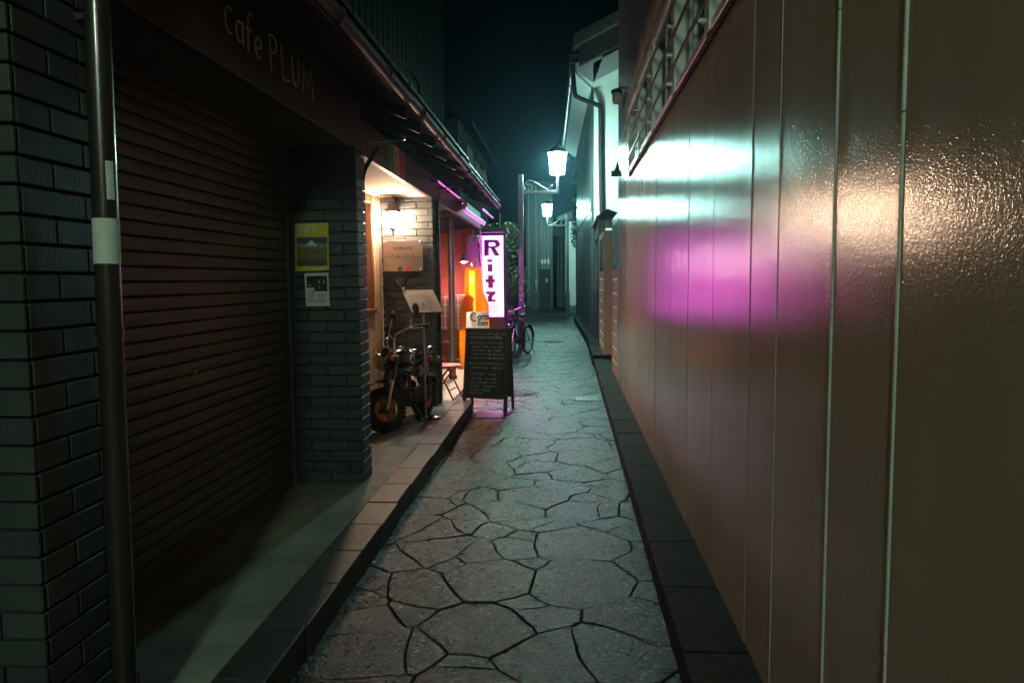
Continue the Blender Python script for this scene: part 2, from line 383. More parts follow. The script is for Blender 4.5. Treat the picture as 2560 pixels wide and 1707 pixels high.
# ------------------------------------------------------------------ ground, paving, kerbs
def xw(y): return .68 + .0075*y                              # face of the painted wall
def xk(y): return .425 + .0095*y                             # kerb edge
g = MB().box(-60, 60, -40, 110, -.6, -.035); put('ground', g, 'ground', kind='structure')
put('joint_bed', MB().box(-1.75, 1.25, -5, 60, -.034, -.022), 'joint_soil', kind='structure')
def paving():
    rnd = random.Random(11); pts = []
    y = -3.0; row = 0
    while y < 46:
        x = -1.9 + (row % 2)*.2
        while x < 1.3:
            if rnd.random() < .93: pts.append((x+rnd.uniform(-.19, .19), y+rnd.uniform(-.16, .16), rnd.uniform(-.03, .045)))
            if rnd.random() < .16: pts.append((x+rnd.uniform(-.2, .2), y+rnd.uniform(-.2, .2), -.03))
            x += .38
        y += .285; row += 1
    cells = {}
    for i, p in enumerate(pts): cells.setdefault((int(p[0]//1), int(p[1]//1)), []).append(i)
    mb = MB()
    def wob(p):
        q = Vector((p[0]*2.3, p[1]*2.3, 1.3)); d = mnoise.noise_vector(q)*.075 + mnoise.noise_vector(q*4.1)*.012
        return (p[0]+d.x, p[1]+d.y)
    for i, (px, py, pw) in enumerate(pts):
        if py > 30.6 or px < -1.75 or px > 1.15: continue
        poly = [(px-1, py-1), (px+1, py-1), (px+1, py+1), (px-1, py+1)]
        cx, cyy = int(px//1), int(py//1)
        for ax in (-1, 0, 1):
            for ay in (-1, 0, 1):
                for j in cells.get((cx+ax, cyy+ay), []):
                    if j == i: continue
                    qx, qy, qw = pts[j]; nx, ny = qx-px, qy-py; d2 = nx*nx+ny*ny
                    if d2 > 1.6: continue
                    k = (d2 + pw - qw)/2 ; out = []
                    for a in range(len(poly)):
                        A, B = poly[a], poly[(a+1) % len(poly)]
                        da = (A[0]-px)*nx+(A[1]-py)*ny-k; db = (B[0]-px)*nx+(B[1]-py)*ny-k
                        if da <= 0: out.append(A)
                        if da*db < 0:
                            t = da/(da-db); out.append((A[0]+(B[0]-A[0])*t, A[1]+(B[1]-A[1])*t))
                    poly = out
                    if len(poly) < 3: break
                if len(poly) < 3: break
            if len(poly) < 3: break
        if len(poly) < 3: continue
        dense = []
        for a in range(len(poly)):
            A, B = poly[a], poly[(a+1) % len(poly)]; ln = math.hypot(B[0]-A[0], B[1]-A[1]); k = max(1, int(ln/.07))
            for t in range(k): dense.append(wob((A[0]+(B[0]-A[0])*t/k, A[1]+(B[1]-A[1])*t/k)))
        n = len(dense)
        area = sum(dense[a][0]*dense[(a+1) % n][1]-dense[(a+1) % n][0]*dense[a][1] for a in range(n))/2
        if abs(area) < .003: continue
        gx = sum(p[0] for p in dense)/n; gy = sum(p[1] for p in dense)/n
        hz = rnd.uniform(-.002, .002); tx, ty = rnd.uniform(-.014, .014), rnd.uniform(-.014, .014)
        def ring(ins, z):
            o = []
            for (x, yy) in dense:
                L = math.hypot(x-gx, yy-gy) or 1; q = max(0, 1-ins/L)
                X, Y = gx+(x-gx)*q, gy+(yy-gy)*q; o.append((X, Y, z+hz+(X-gx)*tx+(Y-gy)*ty))
            return o
        r0 = ring(.0028, -.04); r1 = ring(.0036, -.008); r2 = ring(.009, 0.)
        vs = r0+r1+r2+[(gx, gy, hz)]; fs = []
        for a in range(n):
            b = (a+1) % n; fs += [(a, b, n+b, n+a), (n+a, n+b, 2*n+b, 2*n+a), (2*n+a, 2*n+b, 3*n)]
        mb.add(vs, fs, False)
    put('street', mb, 'flagstone', kind='structure')
paving()

mb = MB(); rnd = random.Random(3); y = -4.
while y < 13.2:                                              # stone kerb strip along the painted wall
    l = rnd.choice((.6, .6, .6, .45)); y1 = min(y+l, 13.2); h = .13 + rnd.uniform(-.004, .004)
    mb.hexa([(xk(y), y+.0015, -.03), (xw(y)+.5, y+.0015, -.03), (xw(y1)+.5, y1-.0015, -.03), (xk(y1), y1-.0015, -.03),
             (xk(y)+rnd.uniform(-.003, .003), y+.0015, h), (xw(y)+.5, y+.0015, h), (xw(y1)+.5, y1-.0015, h), (xk(y1)+rnd.uniform(-.003, .003), y1-.0015, h)])
    y = y1
while y < 27.5:
    l = .6; y1 = y+l; h = .19 + rnd.uniform(-.004, .004); e = max(0, (y-17)*.026)
    mb.hexa([(xk(y)-.02-e, y+.004, -.03), (1.3, y+.004, -.03), (1.3, y1-.004, -.03), (xk(y1)-.02-e, y1-.004, -.03),
             (xk(y)-.02-e, y+.004, h), (1.3, y+.004, h), (1.3, y1-.004, h), (xk(y1)-.02-e, y1-.004, h)])
    y = y1
put('kerb', mb, 'kerb_stone', kind='structure', bevel=.006, seg=2)
mb = MB(); y = -3.
while y < 8.5:                                               # edging stones of the raised step, left
    y1 = min(y+.42, 8.53); mb.box(-1.25, -1.055+rnd.uniform(-.004, .004), y+.003, y1-.003, -.03, .14+rnd.uniform(-.003, .003)); y = y1
put('step_edging', mb, 'cap_stone', kind='structure', bevel=.006, seg=2)
put('pavement', MB().box(-3.2, -1.253, -3, 8.53, -.03, .137), 'concrete', kind='structure')
mb = MB()
yy = 8.56
while yy < 13.5:
    xx = -1.42
    while xx > -4.2:
        mb.box(xx-.297, xx, yy, yy+.297, -.03, .012); xx -= .3
    yy += .3
put('patio_floor', mb, 'patio_tile', kind='structure', bevel=.002)
put('far_ground', MB().box(-9, 9, 30.8, 60, -.02, .006), 'dark_ground', kind='structure')  # darker sheet over the ground at the lane end
put('side_ground', MB().box(-9, -1.75, 13.6, 30.7, -.03, -.005), 'concrete', kind='structure')
put('verge', MB().box(1.25, 9, 10.3, 30.7, -.03, .02), 'concrete', kind='structure')

# ------------------------------------------------------------------ brick pillars
def bricks(mb, o, u, nrm, wd, z0, z1, par=0, cs=.0757, ln=.262, jt=.008, th=.014):
    o, u, nrm = Vector(o), Vector(u), Vector(nrm); k = par; z = z0
    while z < z1 - .01:
        t = -ln*(.5 if k % 2 else 0.)
        while t < wd:
            a, b = max(t+jt/2, 0.), min(t+ln-jt/2, wd)
            if b-a > .012:
                zt = min(z+cs-jt, z1); c = o + u*((a+b)/2) + nrm*(th/2 + random.uniform(-.0008, .0008)); c.z = (z+zt)/2
                mb.ob(c, u*((b-a)/2), nrm*(th/2), (0, 0, (zt-z)/2))
            t += ln
        z += cs; k += 1
def pillar(x0, x1, y0, y1, zt, label, z0=.14, pale=False):
    t = thing('brick_pillar', ((x0+x1)/2, (y0+y1)/2, z0), label, 'pillar', 'brick pillars of the shop fronts')
    e = .014
    put('mortar_core', MB().box(x0+e+.003, x1-e-.003, y0+e+.003, y1-e-.003, z0, zt), 'mortar_pale' if pale else 'mortar', t)
    mb = MB()
    bricks(mb, (x0, y0+e, 0), (1, 0, 0), (0, -1, 0), x1-x0, z0+.003, zt, 0)          # towards the camera
    bricks(mb, (x1-e, y0+e+.004, 0), (0, 1, 0), (1, 0, 0), y1-y0-e-.004, z0+.003, zt, 1)   # towards the alley
    put('brick_facing', mb, 'brick_tile', t, bevel=.003)
    return t
pillar(-2.3, -1.392, 1.825, 2.245, 3.1, 'dark brick pillar at the far left behind the brown downpipe')
pillar(-1.885, -1.395, 5.0, 5.24, 2.46, 'dark brick pillar with a yellow poster and a white flyer')
pillar(-1.99, -1.42, 8.12, 8.5, 2.475, 'warmly lit brick pillar with wall lantern and steel plaque')

# ------------------------------------------------------------------ cafe: shutter, fascia, roof
cafe = thing('cafe_building', (-2.2, 3.5, .14), 'dark closed cafe front with brown fascia and thin metal lettering', 'building')
put('soffit', MB().box(-2.3, -1.43, 1.2, 5.27, 2.462, 2.50), 'soffit', cafe)
fz = put('fascia', MB().box(-1.47, -1.42, 1.83, 5.25, 2.452, 2.93), 'fascia_paint', cafe, bevel=.004)
def arc2(cx, cz, rx, rz, a0, a1, n=10): return [(cx+rx*math.cos(R(a0+(a1-a0)*k/n)), cz+rz*math.sin(R(a0+(a1-a0)*k/n))) for k in range(n+1)]
GL = [  # hand-cut letters: strokes in (along the fascia, height)
 [arc2(3.175, 2.662, .040, .055, 55, 300)],
 [arc2(3.275, 2.648, .034, .044, 60, 390), [(3.313, 2.70), (3.306, 2.64), (3.318, 2.592)]],
 [[(3.415, 2.755), (3.392, 2.768), (3.372, 2.74), (3.365, 2.66), (3.362, 2.585)], [(3.335, 2.682), (3.402, 2.69)]],
 [[(3.448, 2.630), (3.510, 2.645)]+arc2(3.478, 2.638, .036, .046, 10, 300)],
 [[(3.615, 2.745), (3.62, 2.66), (3.628, 2.572)], [(3.61, 2.738), (3.665, 2.752), (3.70, 2.72), (3.685, 2.678), (3.622, 2.66)]],
 [[(3.765, 2.74), (3.772, 2.66), (3.778, 2.582), (3.868, 2.587)]],
 [[(3.915, 2.735), (3.918, 2.64), (3.945, 2.590), (3.985, 2.593), (4.008, 2.64), (4.012, 2.74)]],
 [[(4.075, 2.578), (4.100, 2.735), (4.150, 2.62), (4.200, 2.74), (4.235, 2.572)]]]
for strokes in GL:
    lm = MB()
    for st_ in strokes:
        P = smooth([(-1.4165, a_, b_) for a_, b_ in st_], 3); lm.tube(P, [.0052]*len(P), 8)
    put('letter', lm, 'letter_paint', fz)
put('shop_wall', MB().box(-2.36, -1.93, 2.3, 5.24, 2.51, 2.9).box(-4.5, -2.1, 5.245, 5.33, .14, 3.0).box(-4.5, -2.31, -1, 1.83, .0, 3.0), 'night_wall', cafe)
put('eave_board', MB().prism([(-1.417, 2.0, 2.88), (-1.03, 2.0, 2.715), (-1.03, 2.0, 2.735), (-1.417, 2.0, 2.90)], (0, 2.78, 0)), 'dark_timber', cafe)
def roof(par, y0, y1, xe, ze):
    rb = MB().prism([(xe, y0, ze), (xe, y0, ze+.05), (-2.6, y0, ze+.72), (-2.6, y0, ze+.67)], (0, y1-y0, 0))
    rf = put('roof', rb, 'roof_tile', par)
    tl = MB(); y = y0+.01
    while y < y1-.2:
        tl.prism([(xe-.02, y, ze+.055), (xe+.03, y, ze+.05), (xe+.03, y, ze+.075), (xe-.02, y, ze+.085), (xe-.4, y, ze+.245), (xe-.4, y, ze+.215)], (0, .235, 0)); y += .25
    put('tile_edge', tl, 'roof_tile', rf, bevel=.004)
    gt = MB().tube([(xe+.02, y0, ze-.015), (xe+.02, y1, ze-.03)], .032, 12)
    y = y0+.4
    while y < y1: gt.torus((xe+.02, y, ze-.02), (0, 1, 0), .035, .005, 14, 5); y += .9
    put('gutter', gt, 'gutter_metal', rf)
    return rf
roof(cafe, 2.0, 4.78, -1.0, 2.735)
sh = thing('roller_shutter', (-1.88, 3.7, .14), 'closed brown roller shutter of the cafe with small brass lock', 'shutter')
mb = MB(); z = .15; prof = []
while z < 2.46:
    prof += [(-1.884, z), (-1.8775, z+.004), (-1.876, z+.03), (-1.8775, z+.058), (-1.884, z+.062), (-1.893, z+.0645)]; z += .067
vs = []; fs = []
for i, (x, zz) in enumerate(prof): vs += [(x, 2.27, zz), (x, 4.97, zz)]
for i in range(len(prof)-1): fs.append((2*i, 2*i+1, 2*i+3, 2*i+2))
mb.add(vs, fs, False); put('slats', mb, 'shutter_paint', sh)
put('guide_rail', MB().box(-1.90, -1.855, 4.945, 4.985, .14, 2.46), 'shutter_paint', sh, bevel=.003)
put('guide_rail', MB().box(-1.90, -1.855, 2.25, 2.285, .14, 2.46), 'shutter_paint', sh, bevel=.003)
put('lock', MB().sph((-1.874, 3.633, 1.096), .008, .024, .017), 'badge_cream', sh)
dp = thing('downpipe', (-1.335, 2.105, .14), 'brown downpipe with white tape band at far left', 'downpipe')
px = lambda z: -1.338+.0135*(z-1.5)
put('pipe', MB().tube([(px(z_), 2.105, z_) for z_ in (3.2, 2.4, 1.6, .9, .14)], .035, 20), 'brown_pipe', dp)
put('tape_band', MB().tube([(px(z_), 2.105, z_) for z_ in (1.737, 1.69, 1.606)], [.0366, .037, .0366], 20), 'white_tape', dp)
tp = MB()
for k in range(6):
    a = R(-50+k*6); tp.add([(px(1.84)+.0368*math.cos(a+i*R(6)), 2.105+.0368*math.sin(a+i*R(6)), zz) for zz in (1.79, 1.90) for i in (0, 1)], [(0, 1, 3, 2)])
put('torn_sticker', tp, 'white_tape', dp)
put('collar', MB().cyl((px(1.42), 2.105, 1.42), (px(1.39), 2.105, 1.393), .039, n=20), 'brown_pipe', dp)
for z_ in (2.3, .55): put('wall_bracket', MB().box(-1.40, -1.36, 2.095, 2.115, z_, z_+.02), 'brown_pipe', dp)

# posters
ps = thing('poster', (-1.70, 4.985, 1.62), 'yellow exhibition poster with a landscape picture on dark brick pillar', 'poster')
put('sheet', MB().hexa([(-1.825, 4.978, 1.618), (-1.590, 4.978, 1.622), (-1.590, 4.984, 1.622), (-1.825, 4.984, 1.618), (-1.817, 4.978, 1.941), (-1.586, 4.978, 1.944), (-1.586, 4.984, 1.944), (-1.817, 4.984, 1.941)]), 'yellow_paper', ps)
pic = put('picture', MB().hexa([(-1.812, 4.975, 1.652), (-1.600, 4.975, 1.654), (-1.600, 4.979, 1.654), (-1.812, 4.979, 1.652), (-1.808, 4.975, 1.846), (-1.596, 4.975, 1.848), (-1.596, 4.979, 1.848), (-1.808, 4.979, 1.846)]), 'landscape_print', ps)
put('hill', MB().prism([(-1.745, 4.9745, 1.790), (-1.668, 4.9745, 1.790), (-1.694, 4.9745, 1.817), (-1.704, 4.9745, 1.826), (-1.712, 4.9745, 1.822)], (0, .001, 0)), 'flag_white', pic)
put('title', MB().text('不染 鉄', .044, (-1.804, 4.978, 1.879), (1, 0, 0), (0, 0, 1), .001, .0004, 'LEFT'), 'paper', ps)
put('small_print', MB().text('没後四十年 幻の画家', .014, (-1.806, 4.978, 1.922), (1, 0, 0), (0, 0, 1), .001, 0, 'LEFT'), 'paper', ps)
put('dates', MB().text('9.9 - 11.5', .018, (-1.804, 4.978, 1.857), (1, 0, 0), (0, 0, 1), .001, 0, 'LEFT'), 'paper', ps)
put('white_strip', MB().box(-1.70, -1.625, 4.9765, 4.978, 1.626, 1.638), 'paper', ps)
fl = thing('flyer', (-1.68, 4.985, 1.378), 'small white event flyer with black photos below the yellow poster', 'flyer')
put('sheet', MB().hexa([(-1.757, 4.978, 1.378), (-1.592, 4.978, 1.379), (-1.592, 4.984, 1.379), (-1.757, 4.984, 1.378), (-1.763, 4.978, 1.604), (-1.596, 4.978, 1.606), (-1.596, 4.984, 1.606), (-1.763, 4.984, 1.604)]), 'paper', fl)
put('photo', MB().box(-1.748, -1.695, 4.9765, 4.979, 1.506, 1.585), 'ink', fl)
put('photo', MB().box(-1.694, -1.606, 4.9765, 4.979, 1.480, 1.586), 'ink', fl)
tx = MB().text('11.24', .022, (-1.745, 4.978, 1.468), (1, 0, 0), (0, 0, 1), .001, .0006, 'LEFT')
for r_, (a, b) in enumerate([(-1.745, -1.70), (-1.742, -1.698), (-1.746, -1.70), (-1.672, -1.61), (-1.670, -1.62), (-1.668, -1.63), (-1.748, -1.61), (-1.748, -1.615)]):
    zz = 1.456-.012*(r_ % 3) if r_ < 6 else 1.417-.009*(r_-6); tx.box(a, b, 4.9765, 4.978, zz, zz+.0035)
put('lettering', tx, 'ink', fl)
for hx, hz_, ra, rb2 in ((-1.728, 1.522, .012, .008), (-1.66, 1.545, .008, .014), (-1.628, 1.545, .008, .014), (-1.662, 1.508, .006, .012)): put('highlight', MB().sph((hx, 4.9768, hz_), ra, .001, rb2), 'ink_grey', fl)

# ------------------------------------------------------------------ trattoria porch
tr = thing('restaurant_building', (-2.2, 6.8, .14), 'small restaurant porch with cream wall under a dark beam', 'building')
put('porch_ceiling', MB().box(-2.3, -1.475, 5.26, 8.12, 2.46, 2.50), 'ceiling_board', tr)
put('side_wall', MB().box(-2.3, -2.05, 5.26, 6.1, .137, 2.46).box(-2.3, -2.05, 7.93, 8.5, .137, 2.46).box(-2.3, -2.05, 6.1, 7.93, .137, 1.24), 'cream_plaster', tr)
wn = put('window', MB().box(-2.12, -2.035, 6.06, 6.12, 1.2, 2.46).box(-2.12, -2.035, 7.87, 7.95, 1.2, 2.46).box(-2.12, -2.035, 6.1, 7.9, 2.37, 2.455).box(-2.12, -2.02, 6.03, 7.98, 1.2, 1.25).box(-2.11, -2.05, 7.6, 7.64, 1.25, 2.38).box(-2.11, -2.05, 6.9, 6.95, 1.25, 2.38), 'window_wood', tr, bevel=.004)
cur = MB(); vs = []; fs = []; N = 120
for i in range(N+1):
    yv = 6.12+1.62*i/N; xv = -2.17+.022*math.sin(i*1.3)+.01*math.sin(i*.37)
    vs += [(xv, yv, 1.25), (xv, yv, 2.38)]
for i in range(N): fs.append((2*i, 2*i+2, 2*i+3, 2*i+1))
put('curtain', cur.add(vs, fs, True), 'curtain', wn)
put('room_wall', MB().box(-2.36, -2.30, 5.26, 8.5, .0, 2.5), 'brown_panel', tr)
put('corner_trim', MB().box(-2.06, -2.0, 8.03, 8.12, .137, 2.46), 'cream_plaster', tr)
put('conduit', MB().tube([(-2.002, 8.05, .14), (-2.002, 8.05, 2.46)], .012, 8), 'dull_steel', tr)
bm_ = put('front_beam', MB().box(-1.47, -1.421, 5.252, 8.52, 2.445, 2.70), 'patio_beam', tr, bevel=.004)
put('painted_flag', MB().box(-1.4215, -1.418, 6.08, 6.27, 2.462, 2.69), 'flag_green', bm_)
put('painted_flag', MB().box(-1.4215, -1.418, 6.27, 6.48, 2.462, 2.69), 'flag_white', bm_)
put('painted_flag', MB().box(-1.4215, -1.418, 6.48, 6.70, 2.462, 2.69), 'flag_red', bm_)
rf = roof(tr, 4.80, 7.78, -1.0, 2.735)
rf2 = MB()
def rafters(par, ys):
    for y in ys:
        r_ = MB().prism([(-1.42, y-.018, 2.79), (-1.05, y-.018, 2.625), (-1.035, y-.018, 2.635), (-1.035, y-.018, 2.70), (-1.42, y-.018, 2.87)], (0, .036, 0))
        put('rafter', r_, 'dark_timber', par, bevel=.003)
rafters(tr, [5.0, 5.5, 6.1, 6.75, 7.35])
put('door_post', MB().box(-1.435, -1.39, 8.36, 8.42, .14, 2.46), 'iron', tr, bevel=.003)
put('corner_brace', MB().tube(smooth([(-1.415, 5.22, 2.2), (-1.40, 5.24, 2.32), (-1.36, 5.3, 2.42), (-1.33, 5.38, 2.5)]), .018, 8), 'iron', tr)
put('flagpole_holder', MB().cyl((-1.41, 5.3, 2.53), (-1.12, 5.3, 2.545), .008).cyl((-1.12, 5.3, 2.545), (-1.12, 5.3, 2.57), .012), 'dull_steel', tr)

sc = thing('wall_lantern', (-1.83, 8.0, 2.0), 'glowing wall lantern with dark hood on the lit brick pillar', 'lantern')
c = (-1.83, 7.985)
put('glass', MB().lathe([(.048, 2.115), (.076, 2.27), (.05, 2.285)], (c[0], c[1], 0), 20).disc((c[0], c[1], 2.115), (0, 0, -1), .047, 20), 'sconce_glow', sc)
put('hood', MB().lathe([(.088, 2.282), (.09, 2.292), (.062, 2.33), (.05, 2.37), (.03, 2.40), (.012, 2.43), (.0, 2.44)], (c[0], c[1], 0), 20), 'iron', sc)
ribs = MB()
for k in range(8):
    a = R(22+45*k); ca, sa = math.cos(a), math.sin(a)
    ribs.tube([(c[0]+.05*ca, c[1]+.05*sa, 2.113), (c[0]+.079*ca, c[1]+.079*sa, 2.275)], .0028, 6)
put('rib_cage', ribs, 'iron', sc)
put('finial', MB().lathe([(.052, 2.116), (.03, 2.10), (.012, 2.085), (.009, 2.06), (.006, 2.03), (0, 2.02)], (c[0], c[1], 0), 14), 'iron', sc)
put('wall_bracket', MB().tube(smooth([(c[0], 8.105, 2.36), (c[0], 8.07, 2.43), (c[0], 8.02, 2.455), (c[0], c[1], 2.43)]), .012, 8).box(c[0]-.04, c[0]+.04, 8.09, 8.108, 2.28, 2.44), 'iron', sc)

pq = thing('plaque', (-1.75, 8.09, 1.65), 'brushed steel plaque with script lettering under the wall lantern', 'plaque')
put('plate', MB().box(-1.968, -1.528, 8.076, 8.082, 1.650, 1.986), 'steel_plate', pq, bevel=.001)
for px_, pz_ in ((-1.95, 1.968), (-1.548, 1.968), (-1.95, 1.668), (-1.548, 1.668)):
    put('bolt', MB().cyl((px_, 8.105, pz_), (px_, 8.07, pz_), .012).sph((px_, 8.07, pz_), .012, .006, .012), 'chrome', pq)
sg = MB().text('trattoria', .062, (-1.748, 8.076, 1.884), (1, 0, 0), (0, 0, 1), .001, .0004)
scr = [(-1.95, 1.795), (-1.90, 1.808), (-1.85, 1.83), (-1.885, 1.80), (-1.87, 1.793), (-1.82, 1.81), (-1.80, 1.825), (-1.825, 1.80), (-1.815, 1.793), (-1.785, 1.81), (-1.795, 1.822), (-1.79, 1.797), (-1.74, 1.797), (-1.71, 1.81), (-1.69, 1.825), (-1.715, 1.80), (-1.705, 1.79), (-1.66, 1.808), (-1.63, 1.812), (-1.652, 1.80), (-1.645, 1.79), (-1.62, 1.80), (-1.60, 1.793), (-1.54, 1.803)]
sg.tube(smooth([(a, 8.0755, b) for a, b in scr], 5), .0022, 5)
put('lettering', sg, 'ink', pq)
put('green_square', MB().hexa([(-1.81, 8.073, 1.653), (-1.766, 8.073, 1.653), (-1.766, 8.076, 1.653), (-1.81, 8.076, 1.653), (-1.80, 8.073, 1.70), (-1.757, 8.073, 1.70), (-1.757, 8.076, 1.70), (-1.80, 8.076, 1.70)]), 'enamel_green', pq)
put('red_square', MB().hexa([(-1.725, 8.073, 1.653), (-1.681, 8.073, 1.653), (-1.681, 8.076, 1.653), (-1.725, 8.076, 1.653), (-1.716, 8.073, 1.70), (-1.672, 8.073, 1.70), (-1.672, 8.076, 1.70), (-1.716, 8.076, 1.70)]), 'enamel_red', pq)

ms = thing('menu_stand', (-1.40, 7.42, .14), 'thin menu stand with tilted white menu and round black base', 'menu stand')
put('base', MB().lathe([(0, .139), (.15, .139), (.152, .148), (.12, .158), (.03, .168), (0, .168)], (-1.40, 7.42, 0), 32), 'black_paint', ms)
put('pole', MB().cyl((-1.40, 7.42, .15), (-1.41, 7.42, 1.32), .011), 'dull_steel', ms)
O, W_, D_ = V(-1.642, 7.5, 1.451), V(.29, .17, 0), V(.155, -.255, -.222)
nn = W_.cross(D_).normalized(); nn = nn if nn.z > 0 else -nn
put('tray', MB().prism([O-nn*.012, O+W_-nn*.012, O+W_+D_-nn*.012, O+D_-nn*.012], nn*.008), 'iron', ms)
put('menu_sheet', MB().prism([O-nn*.003+W_*.01+D_*.01, O+W_*.99+D_*.01-nn*.003, O+W_*.99+D_*.985-nn*.003, O+W_*.01+D_*.985-nn*.003], nn*.002), 'menu_paper', ms)
ml = MB(); wu, du = W_.normalized(), D_.normalized()
ml.text('TRATTORIA MENU', .03, O+W_*.5+D_*.1, wu, -du, .001)
for k in range(13):
    for a, b in ((.12, .45+.05*(k % 3)), (.55, .8+.04*(k % 2))):
        q = O+D_*(.2+k*.055)-nn*.0002; ml.prism([q+W_*a, q+W_*b, q+W_*b+D_*.012, q+W_*a+D_*.012], nn*.0006)
put('lettering', ml, 'ink_grey', ms)
put('clip', MB().sph(O+W_*.06+V(0, 0, .012), .016).tube(smooth([O+W_*.06, O+W_*.03+V(-.03, 0, .05), O+W_*.0+V(-.05, 0, .1)]), .003, 6), 'chrome', ms)

# ------------------------------------------------------------------ motorcycle
def motorcycle():
    rz = math.atan2(-.973, -.23)
    t = thing('motorcycle', (-1.572, 7.20, .137), 'small black motorcycle with gold wheels parked before the brick pillar', 'motorcycle', rotz=rz)
    H = V(.25, 0, .64); AX = V(.42, 0, -.9).normalized(); RM = Matrix.Rotation(R(38), 3, AX)     # steering turned
    def st(mb): return mb.xf(lambda p: H + RM @ (p-H))
    def wheel(cx, steer):
        fx = st if steer else (lambda m: m)
        c_ = V(cx, 0, .205); Y = (0, 1, 0)
        wm = MB().lathe([(.112, -.045), (.125, -.058), (.165, -.062), (.195, -.045), (.207, -.015), (.207, .015), (.195, .045), (.165, .062), (.125, .058), (.112, .045)], c_, 40, Y)
        for k in range(36):
            a = 2*math.pi*k/36; r0 = V(math.cos(a), 0, math.sin(a)); wm.ob(c_+r0*.205, r0*.006, V(0, .05, 0), r0.cross(V(0, 1, 0))*.009)
        w_ = put('wheel', fx(wm), 'rubber', t, True)
        rim = MB().lathe([(.095, -.035), (.118, -.052), (.124, -.048), (.112, -.03), (.112, .03), (.124, .048), (.118, .052), (.095, .035), (.095, -.035)], c_, 40, Y)
        for k in range(5):
            a = 2*math.pi*(k+.3)/5; r0 = V(math.cos(a), 0, math.sin(a)); tt = V(-math.sin(a), 0, math.cos(a))
            rim.hexa([c_+r0*.03-tt*.02+V(0, -.03, 0), c_+r0*.03+tt*.02+V(0, -.03, 0), c_+r0*.03+tt*.02+V(0, .03, 0), c_+r0*.03-tt*.02+V(0, .03, 0), c_+r0*.1-tt*.032+V(0, -.035, 0), c_+r0*.1+tt*.032+V(0, -.035, 0), c_+r0*.1+tt*.032+V(0, .035, 0), c_+r0*.1-tt*.032+V(0, .035, 0)])
        rr = MB(); rr.v = rim.v; rr.f = rim.f; rr.s = rim.s
        put('rim', fx(rr), 'gold_rim', w_, True)
        put('hub', fx(MB().cyl(c_-V(0, .06, 0), c_+V(0, .06, 0), .045, n=20).cyl(c_-V(0, .085, 0), c_+V(0, .085, 0), .012)), 'engine_metal', w_, True)
    wheel(.45, True); wheel(-.45, False)
    fk = MB()
    for s_ in (-1, 1):
        o_ = V(0, .078*s_, 0); fk.tube([H+AX*-.06+o_, H+AX*.25+o_], .021, 12); fk.tube([H+AX*.25+o_, H+AX*.485+o_], .016, 12)
    put('fork', st(fk), 'chrome', t, True)
    put('fork_cover', st(MB().cyl(H+AX*-.02+V(0, .078, 0), H+AX*.2+V(0, .078, 0), .028).cyl(H+AX*-.02+V(0, -.078, 0), H+AX*.2+V(0, -.078, 0), .028).ob(H+AX*.02, (.03, 0, 0), (0, .1, 0), (0, 0, .02)).ob(H+AX*-.05, (.03, 0, 0), (0, .1, 0), (0, 0, .012))), 'black_paint', t, True)
    fd = MB(); pts = []
    for k in range(13):
        a = R(35+k*9.5); pts.append((.45+.255*math.cos(a), .205+.255*math.sin(a)))
    vs = []; fs = []
    for (x_, z_) in pts: vs += [(x_, -.065, z_-.02), (x_, -.04, z_), (x_, .04, z_), (x_, .065, z_-.02)]
    for k in range(12):
        for j in range(3): fs.append((4*k+j, 4*k+j+1, 4*k+5+j, 4*k+4+j))
    put('front_fender', st(fd.add([(a, b, c_+.03) for a, b, c_ in vs], fs, True)), 'black_paint', t, True)
    hc = V(.385, 0, .655)
    hl = put('headlight', st(MB().lathe([(0, -.10), (.05, -.095), (.08, -.06), (.088, 0), (.092, .012), (.082, .02)], hc, 28, (1, 0, -.05))), 'black_paint', t, True)
    put('lens', st(MB().lathe([(.083, .014), (.06, .028), (.03, .035), (0, .037)], hc, 28, (1, 0, -.05))), 'headlamp_glass', hl, True)
    put('bezel', st(MB().torus(hc+V(.014, 0, 0), (1, 0, -.05), .087, .007, 28, 8)), 'chrome', hl, True)
    put('speedometer', st(MB().lathe([(.0, -.03), (.03, -.03), (.036, .02), (.034, .026), (0, .026)], (.30, 0, .745), 18, (-.5, 0, .85))), 'black_plastic', t, True)
    bar = [(-.02, .34, .885), (.09, .24, .905), (.15, .15, .895), (.21, .085, .86), (.235, .06, .72), (.245, .045, .69), (.245, -.045, .69), (.235, -.06, .72), (.21, -.085, .86), (.15, -.15, .895), (.09, -.24, .905), (-.02, -.34, .885)]
    put('handlebar', st(MB().tube(smooth(bar, 6), .0115, 10)), 'chrome', t, True)
    for s_ in (-1, 1):
        put('grip', st(MB().tube([(-.03, .35*s_, .884), (.075, .255*s_, .904)], .0185, 12)), 'rubber', t, True)
        put('lever_clamp', st(MB().sph((.095, .235*s_, .905), .024, .026, .022).tube(smooth([(.11, .24*s_, .90), (.10, .29*s_, .885), (.05, .345*s_, .872)]), .006, 6)), 'chrome', t, True)
        mc = V(.03, .27*s_, 1.07) if s_ > 0 else V(.02, -.20, 1.10)
        mr = put('mirror', st(MB().tube(smooth([(.105, .215*s_, .91), (.075, .225*s_, .98), mc+V(.012, 0, -.02)]), .005, 8)), 'chrome', t, True)
        put('mirror_head', st(MB().sph(mc, .016, .058, .058, 20, 12)), 'black_plastic', mr, True)
        put('turn_signal', st(MB().cyl((.315, .09*s_, .66), (.305, .135*s_, .655), .008).lathe([(0, -.03), (.026, -.028), (.03, .01)], (.31, .155*s_, .655), 16, (1, 0, 0))) , 'black_plastic', t, True)
        put('signal_lens', st(MB().lathe([(.03, .0), (.029, .018), (.018, .03), (0, .034)], (.315, .155*s_, .655), 16, (1, 0, 0))), 'orange_lens', t, True)
